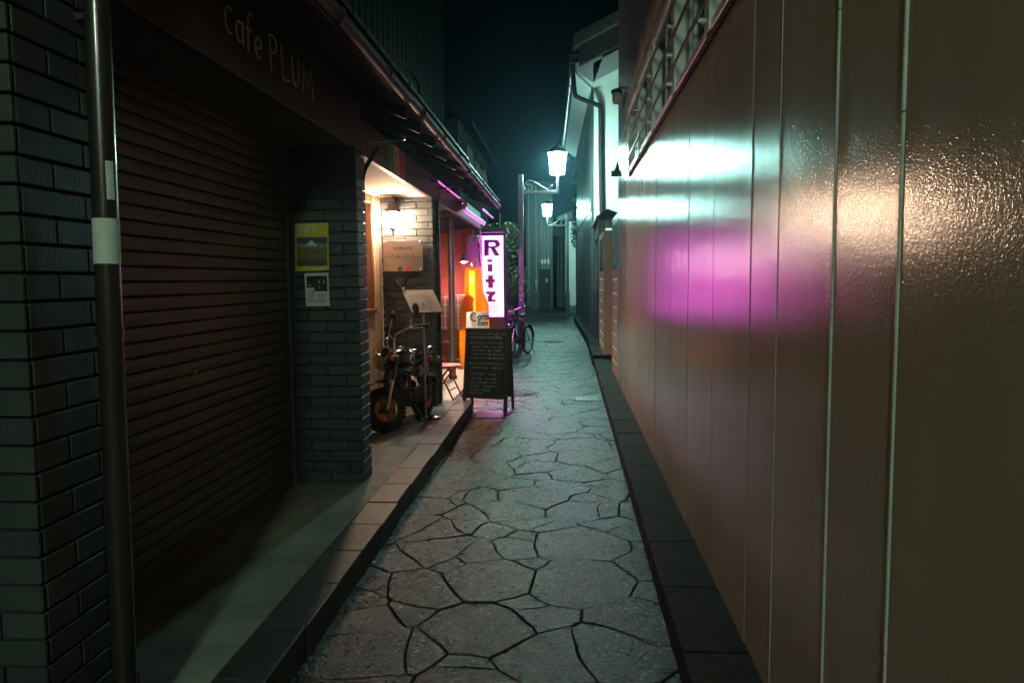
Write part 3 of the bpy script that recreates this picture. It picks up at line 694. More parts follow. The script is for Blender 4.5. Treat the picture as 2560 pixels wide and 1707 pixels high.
        put('rear_signal', MB().cyl((-.50, .06*s_, .60), (-.51, .13*s_, .60), .008).sph((-.51, .15*s_, .60), .03, .022, .03), 'chrome', t, True)
    # tank, seat, tail
    tk = MB(); rings = [(.235, .035, .63, .06), (.20, .085, .64, .095), (.10, .125, .65, .105), (-.02, .125, .645, .095), (-.12, .09, .63, .075), (-.17, .05, .62, .05)]
    vs = []; fs = []; n = 20
    for x_, wy, zc, hz in rings:
        for k in range(n):
            a = 2*math.pi*k/n; cs, sn = math.cos(a), math.sin(a)
            vs.append((x_, wy*math.copysign(abs(cs)**.75, cs), zc+hz*math.copysign(abs(sn)**.8, sn)))
    for i in range(5):
        for k in range(n): fs.append((i*n+k, i*n+(k+1) % n, (i+1)*n+(k+1) % n, (i+1)*n+k))
    fs += [tuple(range(n)), tuple(range(5*n, 6*n))]
    tank = put('tank', tk.add(vs, fs, True), 'black_paint', t, True)
    for s_ in (-1, 1):
        put('badge', MB().lathe([(.047, 0), (.047, .006), (0, .007)], (.075, .122*s_, .648), 24, (0.0, s_, .05)), 'badge_cream', tank, True)
        put('badge_emblem', MB().lathe([(.024, 0), (.024, .009), (0, .010)], (.072, .122*s_, .648), 18, (0, s_, .05)).ob((.095, .128*s_, .63), (.02, 0, .004), (0, .003, 0), (0, 0, .004)), 'black_plastic', tank, True)
    put('filler_cap', MB().lathe([(.03, 0), (.03, .018), (.02, .024), (0, .024)], (.06, 0, .752), 20), 'chrome', tank, True)
    se = MB(); rings = [(-.13, .07, .66, .055), (-.22, .105, .672, .055), (-.36, .115, .68, .055), (-.48, .105, .69, .052), (-.56, .06, .70, .035)]
    vs = []; fs = []
    for x_, wy, zc, hz in rings:
        for k in range(n):
            a = 2*math.pi*k/n; cs, sn = math.cos(a), math.sin(a)
            vs.append((x_, wy*math.copysign(abs(cs)**.6, cs), zc+hz*math.copysign(abs(sn)**.6, sn)))
    for i in range(4):
        for k in range(n): fs.append((i*n+k, i*n+(k+1) % n, (i+1)*n+(k+1) % n, (i+1)*n+k))
    fs += [tuple(range(n)), tuple(range(4*n, 5*n))]
    put('saddle', se.add(vs, fs, True), 'black_paint', t, True)
    put('frame', MB().tube(smooth([(.25, 0, .62), (.12, 0, .56), (-.1, 0, .5), (-.3, 0, .52), (-.55, 0, .60)]), .024, 10).tube(smooth([(.25, 0, .58), (.16, 0, .40), (.05, 0, .24)]), .02, 10).tube([(-.1, .06, .3), (-.45, .085, .205)], .017).tube([(-.1, -.06, .3), (-.45, -.085, .205)], .017).tube([(-.12, 0, .5), (-.12, 0, .28)], .022), 'black_paint', t, True)
    en = MB().sph((-.01, 0, .27), .15, .095, .085, 20, 12).cyl((-.03, -.11, .27), (-.03, .125, .27), .075, n=24).cyl((.08, -.10, .27), (.08, .115, .27), .055, n=20)
    for k in range(9):
        q = V(.10, 0, .30)+V(.88, 0, .30)*(.02+k*.016); en.ob(q, V(.004, 0, .0013), (0, .07, 0), V(-.022, 0, .062))
    put('engine', en, 'engine_metal', t, True)
    put('exhaust', MB().tube(smooth([(.2, -.03, .31), (.22, -.08, .22), (.1, -.11, .17), (-.15, -.12, .2), (-.3, -.13, .3)]), .015, 10).tube([(-.28, -.135, .29), (-.58, -.14, .40)], .034, 14), 'chrome', t, True)
    for s_ in (-1, 1): put('side_cover', MB().sph((-.2, .085*s_, .46), .09, .03, .08), 'black_paint', t, True)
    sa = MB()
    for s_ in (-1, 1):
        sa.tube([(-.34, .09*s_, .58), (-.45, .095*s_, .22)], .01, 8)
        sa.tube([V(-.345, .09*s_, .56)+V(-.0086, .0004*s_, -.0286)*(k*.35)+V(.02*math.cos(k*1.05), .02*math.sin(k*1.05), 0) for k in range(28)], .004, 5)
    put('shock_absorber', sa, 'chrome', t, True)
    put('footrest', MB().cyl((.0, -.22, .22), (.0, .22, .22), .012).cyl((0, .15, .22), (0, .22, .22), .02).cyl((0, -.15, .22), (0, -.22, .22), .02), 'black_plastic', t, True)
    put('side_stand', MB().tube([(.0, .10, .2), (-.03, .21, .004)], .009, 8).ob((-.04, .215, .006), (.03, 0, 0), (0, .012, 0), (0, 0, .004)), 'iron', t, True)
    rfm = []; vs = []; fs = []
    for k in range(12):
        a = R(20+k*13); vs += [(-.45+.25*math.cos(a), yv, .205+.25*math.sin(a)) for yv in (-.065, -.03, .03, .065)]
    for k in range(11):
        for j in range(3): fs.append((4*k+j, 4*k+j+1, 4*k+5+j, 4*k+4+j))
    put('rear_fender', MB().add(vs, fs, True), 'chrome', t, True)
    put('tail_light', MB().ob((-.62, 0, .58), (.02, 0, 0), (0, .035, 0), (0, 0, .025)), 'enamel_red', t, True)
    put('cables', st(MB().tube(smooth([(.10, .20, .90), (.25, .13, .85), (.36, .08, .74), (.30, .03, .60)]), .004, 6).tube(smooth([(.10, -.20, .90), (.26, -.13, .87), (.38, -.08, .76), (.30, -.03, .60)]), .004, 6)), 'black_plastic', t, True)
motorcycle()

# ------------------------------------------------------------------ bar patio
br = thing('bar_building', (-2.6, 11, 0), 'open bar patio with red wall and dark beamed roof edge', 'building')
put('front_beam', MB().box(-1.47, -1.421, 8.522, 12.95, 2.44, 2.70), 'patio_beam', br, bevel=.004)
put('roof_soffit', MB().prism([(-1.47, 8.5, 2.62), (-1.47, 8.5, 2.66), (-4.2, 8.5, 2.1), (-4.2, 8.5, 2.06)], (0, 5.2, 0)), 'patio_beam', br)
bt = MB()
for k in range(7): bt.prism([(-1.5, 10.9+k*.42, 2.53), (-1.5, 10.9+k*.42, 2.612), (-4.1, 10.9+k*.42, 2.078), (-4.1, 10.9+k*.42, 1.996)], (0, .06, 0))
put('batten', bt, 'patio_beam', br)
put('red_wall', MB().box(-4.4, -1.5, 13.52, 13.62, 0, 2.7).box(-4.4, -4.3, 8.5, 13.52, 0, 2.7), 'red_wall', br)
put('wainscot_bench', MB().box(-4.28, -1.56, 13.1, 13.515, 0.01, .64).box(-4.28, -1.54, 13.07, 13.515, .64, .67), 'brown_panel', br, bevel=.005)
put('wall_edge', MB().box(-1.56, -1.44, 13.0, 13.5, .0, 2.44), 'patio_beam', br)
put('rear_wall', MB().box(-4.4, -2.0, 8.50, 8.58, 0, 2.6), 'cream_plaster', br)
roof(br, 7.80, 11.55, -1.0, 2.70)
rafters(br, [7.95, 8.6, 9.2, 9.9, 10.6, 11.3])
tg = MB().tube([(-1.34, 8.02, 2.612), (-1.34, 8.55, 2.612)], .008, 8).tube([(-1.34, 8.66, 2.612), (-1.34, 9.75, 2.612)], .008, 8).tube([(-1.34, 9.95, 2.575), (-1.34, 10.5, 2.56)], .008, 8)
nl = thing('eave_conduit', (-1.36, 9.2, 2.56), 'slim conduit along the eave beam, its pink reflection made to glow', 'metal conduit')  # metal conduit, no lamp: its pink reflection is put in as glow
put('glowing_tube', tg, 'pink_sheen', nl)  # the conduit itself, its pink reflection as emission; not a lit tube
for y in (8.0, 8.6, 9.78, 9.93, 10.52): put('bracket', MB().box(-1.42, -1.33, y-.012, y+.012, 2.60-(y > 9.9)*.03, 2.612-(y > 9.9)*.03), 'iron', nl)
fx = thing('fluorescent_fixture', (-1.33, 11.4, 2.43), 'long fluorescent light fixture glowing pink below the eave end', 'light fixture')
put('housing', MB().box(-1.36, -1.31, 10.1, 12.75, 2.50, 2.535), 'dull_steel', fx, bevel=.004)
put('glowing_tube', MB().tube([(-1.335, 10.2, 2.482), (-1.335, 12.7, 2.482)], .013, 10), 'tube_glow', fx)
put('mounting_plate', MB().prism([(-1.42, 10.02, 2.62), (-1.27, 10.02, 2.60), (-1.28, 10.02, 2.53), (-1.42, 10.02, 2.45)], (0, .01, 0)), 'dull_steel', fx)
put('steel_bar', MB().box(-1.19, -1.165, 11.0, 12.7, 2.585, 2.60), 'dull_steel', label='short pale metal bar hanging beside the fluorescent fixture', cat='bar')
sb = MB().tube([(-1.41, 8.6, 2.62), (-1.41, 8.6, 2.40)], .007, 6).tube(smooth([(-1.41, 8.6, 2.615), (-1.25, 8.6, 2.618), (-1.16, 8.6, 2.60), (-1.17, 8.6, 2.565), (-1.21, 8.6, 2.57), (-1.2, 8.6, 2.595)]), .006, 6).tube([(-1.41, 8.6, 2.46), (-1.28, 8.6, 2.61)], .006, 6)
put('scroll_bracket', sb, 'pole_steel', label='small wrought iron scroll bracket on the beam above the plaque', cat='bracket')
pp = thing('support_pole', (-1.72, 11.4, .012), 'round steel pole holding up the patio beam', 'pole')
put('shaft', MB().cyl((-1.715, 11.4, .03), (-1.715, 11.4, 2.52), .05, n=20), 'pole_steel', pp)
put('foot', MB().cyl((-1.715, 11.4, .012), (-1.715, 11.4, .06), .066, n=20), 'iron', pp)

def pendant(x, y, zb, top, r, label):
    t = thing('pendant_lamp', (x, y, zb), label, 'pendant lamp', 'pendant lamps in the patio')
    put('shade', MB().lathe([(r, 0), (r*.95, .02), (r*.55, .07), (r*.36, .12), (.016, .14), (.01, .2)], (x, y, zb), 24), 'lamp_shade', t)
    put('bulb', MB().disc((x, y, zb+.012), (0, 0, -1), r*.9, 24).sph((x, y, zb+.02), r*.55, r*.55, .04), 'pendant_glow', t)
    put('cord', MB().cyl((x, y, zb+.2), (x, y, top), .005, n=6), 'ink', t)
pendant(-1.645, 12.35, 1.846, 2.55, .07, 'pendant lamp against the red wall left of the bottle neck')
pendant(-1.66, 9.45, 2.12, 2.56, .06, 'narrow pendant lamp close beside the brick pillar edge')
pendant(-3.0, 11.0, 1.95, 2.3, .09, 'pendant lamp hidden deep inside the patio')

def chair(name, label, x, y, rz, seat_m, frame_m, back=True, group='folding chairs in the patio'):
    t = thing(name, (x, y, .012), label, 'chair', group, rz)
    sp = [(.20*math.cos(a)*(1.15 if abs(math.cos(a)) > .7 else 1), .19*math.sin(a), .455) for a in [2*math.pi*k/20 for k in range(20)]]
    put('seat', MB().prism(sp, (0, 0, .022)), seat_m, t, True, bevel=.006)
    for s_ in (-1, 1):
        put('leg', MB().tube([(-.2, .19*s_, .012), (.02, .19*s_, .45), (.20, .18*s_, .86)], .011, 8), frame_m, t, True)
        put('leg', MB().tube([(.22, .165*s_, .012), (-.12, .165*s_, .455)], .011, 8), frame_m, t, True)
    put('stretcher', MB().tube([(.12, -.165, .14), (.12, .165, .14)], .008, 6).tube([(-.12, -.19, .17), (-.12, .19, .17)], .008, 6), frame_m, t, True)
    put('backrest', MB().prism([(.185, -.18, .76), (.185, .18, .76), (.20, .17, .88), (.20, -.17, .88)], (.018, 0, .004)), seat_m, t, True, bevel=.006)
    return t
chair('folding_chair', 'pink folding chair with crimson legs beside the chalkboard', -1.50, 9.2, R(172), 'pink_seat', 'crimson_frame')
chair('folding_chair', 'dark folding chair behind the pink one near the pillar', -2.02, 10.6, R(150), 'iron', 'pole_steel')
chair('folding_chair', 'dark folding chair below the tartan blanket at the back wall', -1.95, 12.75, R(90), 'iron', 'pole_steel')
def blanket(x0, x1, y, zt, zb, label):
    mb = MB(); vs = []; fs = []; nx, nz = 16, 14
    for th in (0, .012):
        for i in range(nx+1):
            for j in range(nz+1):
                u = i/nx; q = j/nz; xx = x0+(x1-x0)*u; edge = (abs(u-.5)*2)**4*.07
                zz = zt-edge-(zt-zb)*max(0, (q-.25)/.75) if q > .25 else zt-edge-(.25-q)*.35
                yy = y+.10-.14*min(1, q/.3)+.012*math.sin(u*15+q*2)*q+th
                vs.append((xx, yy, zz))
    k0 = (nx+1)*(nz+1)
    for i in range(nx):
        for j in range(nz):
            a = i*(nz+1)+j; fs += [(a, a+1, a+nz+2, a+nz+1), (k0+a, k0+a+nz+1, k0+a+nz+2, k0+a+1)]
    put('blanket', mb.add(vs, fs, True), 'tartan', label=label, cat='blanket', group='tartan blankets')
blanket(-2.32, -1.92, 12.6, 1.31, .70, 'red tartan blanket hung left of the steel pole')
blanket(-1.90, -1.52, 12.64, 1.32, .69, 'red tartan blanket hung between steel pole and bottle')

bo = thing('giant_bottle', (-1.53, 12.75, .012), 'giant amber beer bottle display hanging under the beam end', 'bottle')
bc = (-1.530, 12.75)
def lat(prof, m, name, par=bo, n=36): return put(name, MB().lathe(prof, (bc[0], bc[1], 0), n), m, par)
lat([(.145, 1.76), (.113, 2.10), (.122, 2.115), (.124, 2.14), (.108, 2.19)], 'clear_acrylic', 'neck')
lat([(.108, 2.19), (.10, 2.29), (.09, 2.305), (0, 2.305)], 'white_plastic', 'cap')
lat([(0, 1.757), (.144, 1.757), (.168, 1.36), (.185, 1.30), (.235, 1.20), (.258, 1.13), (.263, 1.06), (.263, .12), (.25, .06), (.20, .03), (0, .03)], 'amber_acrylic', 'body', n=48)
put('light_tube', MB().cyl((bc[0]-.03, bc[1], .15), (bc[0]-.03, bc[1], 1.70), .05, n=14), 'bottle_core', bo)
lb = MB(); n = 20; a0, a1 = R(-118), R(-22); vs = []; fs = []
for i in range(n+1):
    a = a0+(a1-a0)*i/n; sk = .02*(i/n)
    for zz, dr in ((.42, 0), (1.005, 0)): vs.append((bc[0]+.2665*math.cos(a+(.10 if zz > 1 else 0)*(1-i/n)), bc[1]+.2665*math.sin(a+(.10 if zz > 1 else 0)*(1-i/n)), zz))
for i in range(n): fs.append((2*i, 2*i+2, 2*i+3, 2*i+1))
lab = put('label_sheet', lb.add(vs, fs, True), 'label_paper', bo)
def wrap(mb, rad):
    return mb.xf(lambda p: V(bc[0]+(rad-p.y)*math.sin(p.x/.2665), bc[1]-(rad-p.y)*math.cos(p.x/.2665), p.z))
lt = MB().text('orona', .165, (.085, 0, .868), (1, 0, 0), (0, 0, 1), .001, .006, 'LEFT', 0, .8)
lt.tube([(x_, 0, z_) for x_, z_ in arc2(.03, .925, .058, .072, 60, 300, 14)], .013, 6).tube([(.005, 0, .985), (.005, 0, .862)], .006, 5).tube([(.03, 0, .995), (.034, 0, .855), (.05, 0, .84)], .004, 5)
put('label_script', wrap(lt, .269), 'ink', lab)
put('label_word', wrap(MB().text('Extra', .115, (.085, 0, .772), (1, 0, 0), (0, 0, 1), .001, .004, 'LEFT', 0, .95), .269), 'ink', lab)
cr = MB()
for k in range(7):
    a = R(100+k*20); cr.tube(smooth([(-.045+.05*math.cos(a), 0, .665+.04*math.sin(a)), (-.05+.085*math.cos(a-.15), 0, .665+.075*math.sin(a-.15))]), .007, 5)
for k in range(9): cr.sph((.02+k*.03, 0, .69+.015*math.sin(k*2.1)), .014, .002, .012)
put('label_ornament', wrap(cr, .269), 'gold_rim', lab)
put('hook', MB().torus((bc[0], bc[1], 2.325), (1, 0, 0), .018, .005, 14, 6).torus((bc[0], bc[1], 2.37), (0, 1, 0), .018, .005, 14, 6).cyl((bc[0], bc[1], 2.385), (bc[0], bc[1], 2.44), .005), 'chrome', bo)

rs = thing('lightbox_sign', (-1.25, 13.35, 0), 'tall glowing pink lightbox sign with dark vertical letters', 'sign')
put('column', MB().box(-1.47, -1.03, 13.31, 13.60, 0, .88).box(-1.47, -1.435, 13.31, 13.60, .88, 2.33).box(-1.062, -1.03, 13.31, 13.60, .88, 2.33).box(-1.47, -1.03, 13.31, 13.60, 2.33, 2.38), 'sign_case', rs, bevel=.004)
put('canopy', MB().prism([(-1.53, 13.14, 2.38), (-.97, 13.14, 2.38), (-.97, 13.14, 2.40), (-1.53, 13.14, 2.40)], (0, .6, 0)).hexa([(-1.53, 13.14, 2.40), (-.97, 13.14, 2.40), (-.97, 13.74, 2.40), (-1.53, 13.74, 2.40), (-1.45, 13.3, 2.475), (-1.0, 13.3, 2.475), (-1.0, 13.6, 2.475), (-1.45, 13.6, 2.475)]), 'sign_roof', rs)
pn = put('panel', MB().box(-1.434, -1.063, 13.33, 13.58, .882, 2.328), 'sign_glow', rs)
sl = MB(); X, Z = (1, 0, 0), (0, 0, 1); sx0, sz0 = -1.434, 2.328; K = .00129    # sign texel (523x1568 crop)
def sxz(px, py): return (sx0+(px-122)*K, sz0-(py-100)*(1.446/1268))
def sbox(mbx, px0, px1, py0, py1):
    a, b = sxz(px0, py1), sxz(px1, py0); mbx.box(a[0], b[0], 13.322, 13.3295, a[1], b[1])
def spoly(mbx, pts): mbx.prism([(sxz(*p)[0], 13.322, sxz(*p)[1]) for p in pts], (0, .0075, 0))
sbox(sl, 142, 215, 158, 415)
def arc(cx, cyy, rx, ry, a0, a1, n=10): return [(cx+rx*math.cos(R(a0+(a1-a0)*k/n)), cyy+ry*math.sin(R(a0+(a1-a0)*k/n))) for k in range(n+1)]
bowl_o = [(215, 158)]+arc(300, 225, 72, 67, -90, 90)+[(215, 292)]
bowl_i = [(215, 206)]+arc(275, 232, 28, 26, -90, 90)+[(215, 258)]
for k in range(len(bowl_o)-1): spoly(sl, [bowl_o[k], bowl_o[k+1], bowl_i[k+1], bowl_i[k]])
spoly(sl, [(218, 288), (300, 288), (372, 415), (292, 415), (236, 300)])
put('letter', sl, 'sign_letter', pn); sl = MB(); sbox(sl, 185, 258, 464, 512); sbox(sl, 188, 262, 540, 665)
put('letter', sl, 'sign_letter', pn); sl = MB(); sbox(sl, 192, 268, 712, 920); sbox(sl, 158, 191.9, 774, 830); sbox(sl, 268.1, 296, 774, 830)
put('letter', sl, 'sign_letter', pn); sl = MB()
spoly(sl, [(158, 966), (300, 966), (302, 1004), (262, 1048), (250, 1092), (306, 1102), (306, 1136), (180, 1136), (190, 1080), (178, 1050), (205, 1024), (160, 1006)])
put('letter', sl, 'sign_letter', pn); sl = MB()
pl_ = sxz(160, 1308); sl.text('TACOS', .115, (pl_[0]+.10, 13.329, pl_[1]), X, Z, .006, .003, 'CENTER', 0, .62)
put('word', sl, 'sign_letter', pn)
sf = MB()
for k, ch in enumerate('PUBLIC HOUSE'):
    q = sxz(348, 498+k*53.5); sf.text(ch, .052, (q[0], 13.3295, q[1]), X, Z, .003, .0022, 'CENTER', 0, 1.15)
q = sxz(270, 1214); sf.text('TERAMOCHI', .048, (q[0], 13.3295, q[1]), X, Z, .003, .0016, 'CENTER', 0, .95)
put('faint_letters', sf, 'sign_letter_faint', pn)
put('conduit', MB().cyl((-1.12, 13.4, 2.47), (-1.12, 13.4, 2.74), .014), 'white_paint', label='short white conduit standing on top of the sign canopy', cat='pipe')

cb = thing('chalkboard', (-.92, 8.65, 0), 'black chalkboard sandwich board covered in white handwriting', 'chalkboard')
A, B = V(-1.195, 8.66, 0), V(-.655, 8.52, 0); ux = (B-A).normalized(); wd = (B-A).length; back = V(-ux.y, ux.x, 0); 
if back.y < 0: back = -back
up = (V(0, 0, 1)+back*.16).normalized(); fn = ux.cross(up); 
if fn.y > 0: fn = -fn
Hh = .985
def pp_(u, v, d=0): return A+ux*(u*wd)+up*v+fn*d
def cbx(mbx, u0, u1, v0, v1, d0, d1): return mbx.hexa([pp_(u0, v0, d0), pp_(u1, v0, d0), pp_(u1, v0, d1), pp_(u0, v0, d1), pp_(u0, v1, d0), pp_(u1, v1, d0), pp_(u1, v1, d1), pp_(u0, v1, d1)])
fr = MB(); cbx(fr, 0, .07, 0, Hh, -.012, .012); cbx(fr, .925, 1, 0, Hh, -.012, .012); cbx(fr, .07, .925, Hh-.045, Hh, -.012, .0115); cbx(fr, .07, .925, .15, .195, -.012, .0115)
put('frame', fr, 'board_frame', cb, bevel=.002)
bd = put('slate', cbx(MB(), .07, .925, .195, Hh-.045, -.008, .002), 'slate_board', cb)
ch = MB()
rows = [(.10, .91, .026, '(テキーラウエスト10時 は HAPPY HOUR'), (.10, .865, .026, '(本日から深夜まで1時間毎)'), (.66, .86, .06, 'Ritz'), (.10, .80, .028, '◇ランチメニュー ソフトドリンク'), (.17, .755, .027, 'Ritzプレート 850    ・カレー 700'), (.17, .71, .027, 'ビーフプレート 900   とり定食'), (.13, .665, .027, '・タコスプレート 780   ●ナチョス'), (.10, .62, .028, 'モンゴルソーセージ付き ●チップス'), (.10, .555, .028, '◇ディナータイム おすすめメニュー'), (.15, .505, .027, 'グリルチキン 950    ・肉巻き 500'), (.12, .43, .027, '・サーモン 600    ・エビ 480'), (.12, .375, .027, '・ハモン  700    ・チーズ 450'), (.12, .33, .027, '・カレーうどん 800  ・ペンネ'), (.12, .285, .027, '・ピザ 980     ◇ 自家製デザート'), (.14, .24, .03, 'パーティー予約 OK'), (.12, .205, .02, '◇ 2名より 承ります')]
for u, v, sz, s_ in rows:
    ch.text(s_, sz, pp_(u, v, .0025), ux, up, .0008, .0003, 'LEFT', .1, .98)
put('chalk_writing', ch, 'chalk', bd)
rb = MB(); 
for u0, u1 in ((0, .06), (.94, 1)):
    top0, top1 = pp_(u0, Hh, -.02), pp_(u1, Hh, -.02); b0, b1 = A+ux*(u0*wd)+back*.27, A+ux*(u1*wd)+back*.27
    rb.hexa([b0, b1, b1+back*.022, b0+back*.022, top0, top1, top1+back*.022, top0+back*.022])
b0, b1 = pp_(.06, .30, -.02), pp_(.94, .30, -.02)
rb.hexa([A+ux*.03*wd+back*.22+V(0, 0, .15), A+ux*.97*wd+back*.22+V(0, 0, .15), A+ux*.97*wd+back*.23+V(0, 0, .15), A+ux*.03*wd+back*.23+V(0, 0, .15), pp_(.03, Hh-.03, -.03), pp_(.97, Hh-.03, -.03), pp_(.97, Hh-.03, -.038), pp_(.03, Hh-.03, -.038)])
put('rear_frame', rb, 'board_frame', cb)

# ------------------------------------------------------------------ drain grates, manholes
def grate(x, y, wx, wy, label):
    t = thing('drain_grate', (x, y, 0), label, 'drain grate', 'drain grates in the paving')
    f = MB().box(x-wx/2, x+wx/2, y-wy/2, y-wy/2+.02, .001, .008).box(x-wx/2, x+wx/2, y+wy/2-.02, y+wy/2, .001, .008).box(x-wx/2, x-wx/2+.02, y-wy/2, y+wy/2, .001, .009).box(x+wx/2-.02, x+wx/2, y-wy/2, y+wy/2, .001, .009)
    put('frame', f, 'iron', t)
    put('pit', MB().box(x-wx/2+.01, x+wx/2-.01, y-wy/2+.01, y+wy/2-.01, .0008, .003), 'ink', t)
    b = MB(); k = 0; xx = x-wx/2+.03
    while xx < x+wx/2-.02: b.box(xx, xx+.007, y-wy/2+.02, y+wy/2-.02, .003, .0085); xx += .0165
    put('bars', b, 'dull_steel', t)
grate(-.84, 8.30, .34, .27, 'drain grate in the paving under the chalkboard')
grate(.31, 9.5, .34, .30, 'drain grate against the right kerb')
def manhole(x, y, r, label):
    t = thing('manhole_cover', (x, y, 0), label, 'manhole cover', 'manhole covers in the paving')
    put('rim', MB().lathe([(r, .0), (r, .008), (r-.03, .009), (r-.03, .002)], (x, y, 0), 40), 'iron', t)
    c_ = MB().lathe([(r-.034, .0), (r-.034, .005), (0, .005)], (x, y, 0), 40)
    rr = random.Random(5)
    for k in range(150):
        a = rr.uniform(0, 6.28); q = (r-.05)*math.sqrt(rr.random()); c_.ob((x+q*math.cos(a), y+q*math.sin(a), .0065), V(math.cos(a*3), math.sin(a*3), 0)*.016, V(-math.sin(a*3), math.cos(a*3), 0)*.006, (0, 0, .003))
    put('lid', c_, 'iron', t)
manhole(-.62, 10.0, .29, 'round iron manhole cover just behind the chalkboard')
manhole(-.25, 18.3, .30, 'round iron manhole cover farther down the lane')

# ------------------------------------------------------------------ bicycle, fence, bush
def bicycle():
    rz = math.atan2(-.945, -.33); r = .30
    t = thing('bicycle', (-.885, 14.85, .0), 'dark bicycle with front basket parked by the lamp post', 'bicycle', rotz=rz)
    for cx in (.48, -.48):
        w_ = put('wheel', MB().torus((cx, 0, r), (0, 1, 0), r-.02, .02, 40, 8), 'rubber', t, True)
        put('rim', MB().torus((cx, 0, r), (0, 1, 0), r-.045, .009, 40, 6), 'dull_steel', w_, True)
        sp = MB()
        for k in range(18):
            a = 2*math.pi*k/18; sp.cyl((cx, .02*(-1)**k, r), (cx+(r-.045)*math.cos(a), 0, r+(r-.045)*math.sin(a)), .0018, n=4)
        put('spokes', sp, 'dull_steel', w_, True)
        fv = []; ff = []
        for k in range(12):
            a = R((10 if cx > 0 else 30)+k*13); fv += [(cx+(r+.02)*math.cos(a), yv, r+(r+.02)*math.sin(a)) for yv in (-.028, 0, .028)]
        for k in range(11): ff += [(3*k, 3*k+1, 3*k+4, 3*k+3), (3*k+1, 3*k+2, 3*k+5, 3*k+4)]
        put('mudguard', MB().add(fv, ff, True), 'black_plastic', t, True)
    put('frame', MB().tube(smooth([(.30, 0, .72), (.18, 0, .46), (-.05, 0, .30)]), .018, 8).tube([(-.05, 0, .28), (-.18, 0, .78)], .016).tube([(-.05, .03, .28), (-.48, .05, .3)], .01).tube([(-.05, -.03, .28), (-.48, -.05, .3)], .01).tube([(-.16, .02, .68), (-.48, .05, .3)], .009).tube([(-.16, -.02, .68), (-.48, -.05, .3)], .009), 'black_paint', t, True)
    put('fork', MB().tube([(.28, 0, .92), (.32, 0, .64)], .016).tube([(.33, .05, .62), (.48, .05, .3)], .011).tube([(.33, -.05, .62), (.48, -.05, .3)], .011), 'chrome', t, True)
    put('handlebar', MB().tube(smooth([(.10, .29, 1.0), (.24, .22, 1.02), (.30, .06, .96), (.30, -.06, .96), (.24, -.22, 1.02), (.10, -.29, 1.0)]), .011, 8), 'chrome', t, True)
    for s_ in (-1, 1): put('grip', MB().tube([(.07, .30*s_, .995), (.19, .255*s_, 1.018)], .018, 8), 'rubber', t, True)
    put('saddle', MB().sph((-.20, 0, .82), .13, .075, .04), 'black_plastic', t, True)
    put('bell', MB().sph((.27, -.15, 1.04), .028), 'chrome', t, True)
    put('front_lamp', MB().lathe([(0, -.05), (.035, -.03), (.04, .03), (.03, .04), (0, .042)], (.5, 0, .66), 16, (1, 0, 0)), 'chrome', t, True)
    bk = MB()
    for z_ in (.70, .76, .82, .88, .93): 
        e = .02*(z_-.70)/.23; bk.tube([(.36, -.15-e, z_), (.60+e, -.15-e, z_), (.60+e, .15+e, z_), (.36, .15+e, z_)], .003, 4, closed=True)
    for k in range(8):
        y_ = -.15+.3*k/7; bk.cyl((.6, y_, .70), (.62, y_*1.13, .93), .002, n=4).cyl((.36, y_, .70), (.36, y_*1.13, .93), .002, n=4).cyl((.36, y_, .70), (.6, y_, .70), .002, n=4)
    put('basket', bk, 'iron', t, True)
    put('chain_case', MB().sph((-.22, -.05, .30), .26, .02, .07), 'black_plastic', t, True)
    put('pedal', MB().cyl((-.05, .06, .28), (.03, .07, .16), .008).ob((.03, .11, .16), (.04, 0, 0), (0, .03, 0), (0, 0, .009)).cyl((-.05, -.06, .28), (-.13, -.07, .40), .008).ob((-.13, -.11, .40), (.04, 0, 0), (0, .03, 0), (0, 0, .009)), 'iron', t, True)
    put('kickstand', MB().cyl((-.40, .06, .28), (-.46, .17, .0), .008), 'dull_steel', t, True)
bicycle()
bg_ = MB(); rr = random.Random(8); bm2 = bmesh.new(); bmesh.ops.create_icosphere(bm2, subdivisions=3, radius=1)
rzb = math.atan2(-.945, -.33); Mr = Matrix.Rotation(rzb, 3, 'Z')
for v in bm2.verts:
    p = v.co.copy(); q = 1+.28*mnoise.noise(p*2.2)+.12*mnoise.noise(p*6)
    v.co = V(-.885, 14.85, 0)+Mr @ V(.48+p.x*.105*q, p.y*.125*q, .83+p.z*.12*q)
bg_.add([v.co.copy() for v in bm2.verts], [[v.index for v in f.verts] for f in bm2.faces], False); bm2.free()
put('plastic_bag', bg_, 'bag_plastic', label='crumpled pale plastic bag in the bicycle basket', cat='bag')
fe = thing('slat_fence', (-1.3, 15.2, 0), 'dark slatted fence standing behind the glowing sign', 'fence')
mb = MB()
for k in range(21): mb.box(-1.60, -1.11, 15.2, 15.22, .05+k*.1, .13+k*.1)
put('slats', mb, 'siding_mid', fe)
for xv in (-1.57, -1.15): put('post', MB().box(xv-.025, xv+.025, 15.221, 15.27, .0, 2.16), 'siding_mid', fe)
def leaves(mb, blobs, n, size, rr):
    for _ in range(n):
        c_, rad = rr.choice(blobs); d = V(rr.gauss(0, 1), rr.gauss(0, 1), rr.gauss(0, 1)).normalized()*rad[0]
        f = rr.random()**.45; p = V(*c_)+V(d.x, d.y*rad[1]/rad[0], d.z*rad[2]/rad[0])*f
        a = V(rr.gauss(0, 1), rr.gauss(0, 1), rr.gauss(0, .6)).normalized(); b = a.orthogonal().normalized(); b = Matrix.Rotation(rr.uniform(0, 6.28), 3, a) @ b; s_ = size*rr.uniform(.6, 1.3)
        mid = a.cross(b)*s_*.12
        mb.add([p-a*s_, p+b*s_*.45+mid, p+a*s_, p-b*s_*.45+mid], [(0, 1, 2), (0, 2, 3)])
rr = random.Random(21)
bu = thing('bush', (-1.35, 16.2, 0), 'leafy green bush between the sign and the lamp post', 'bush')
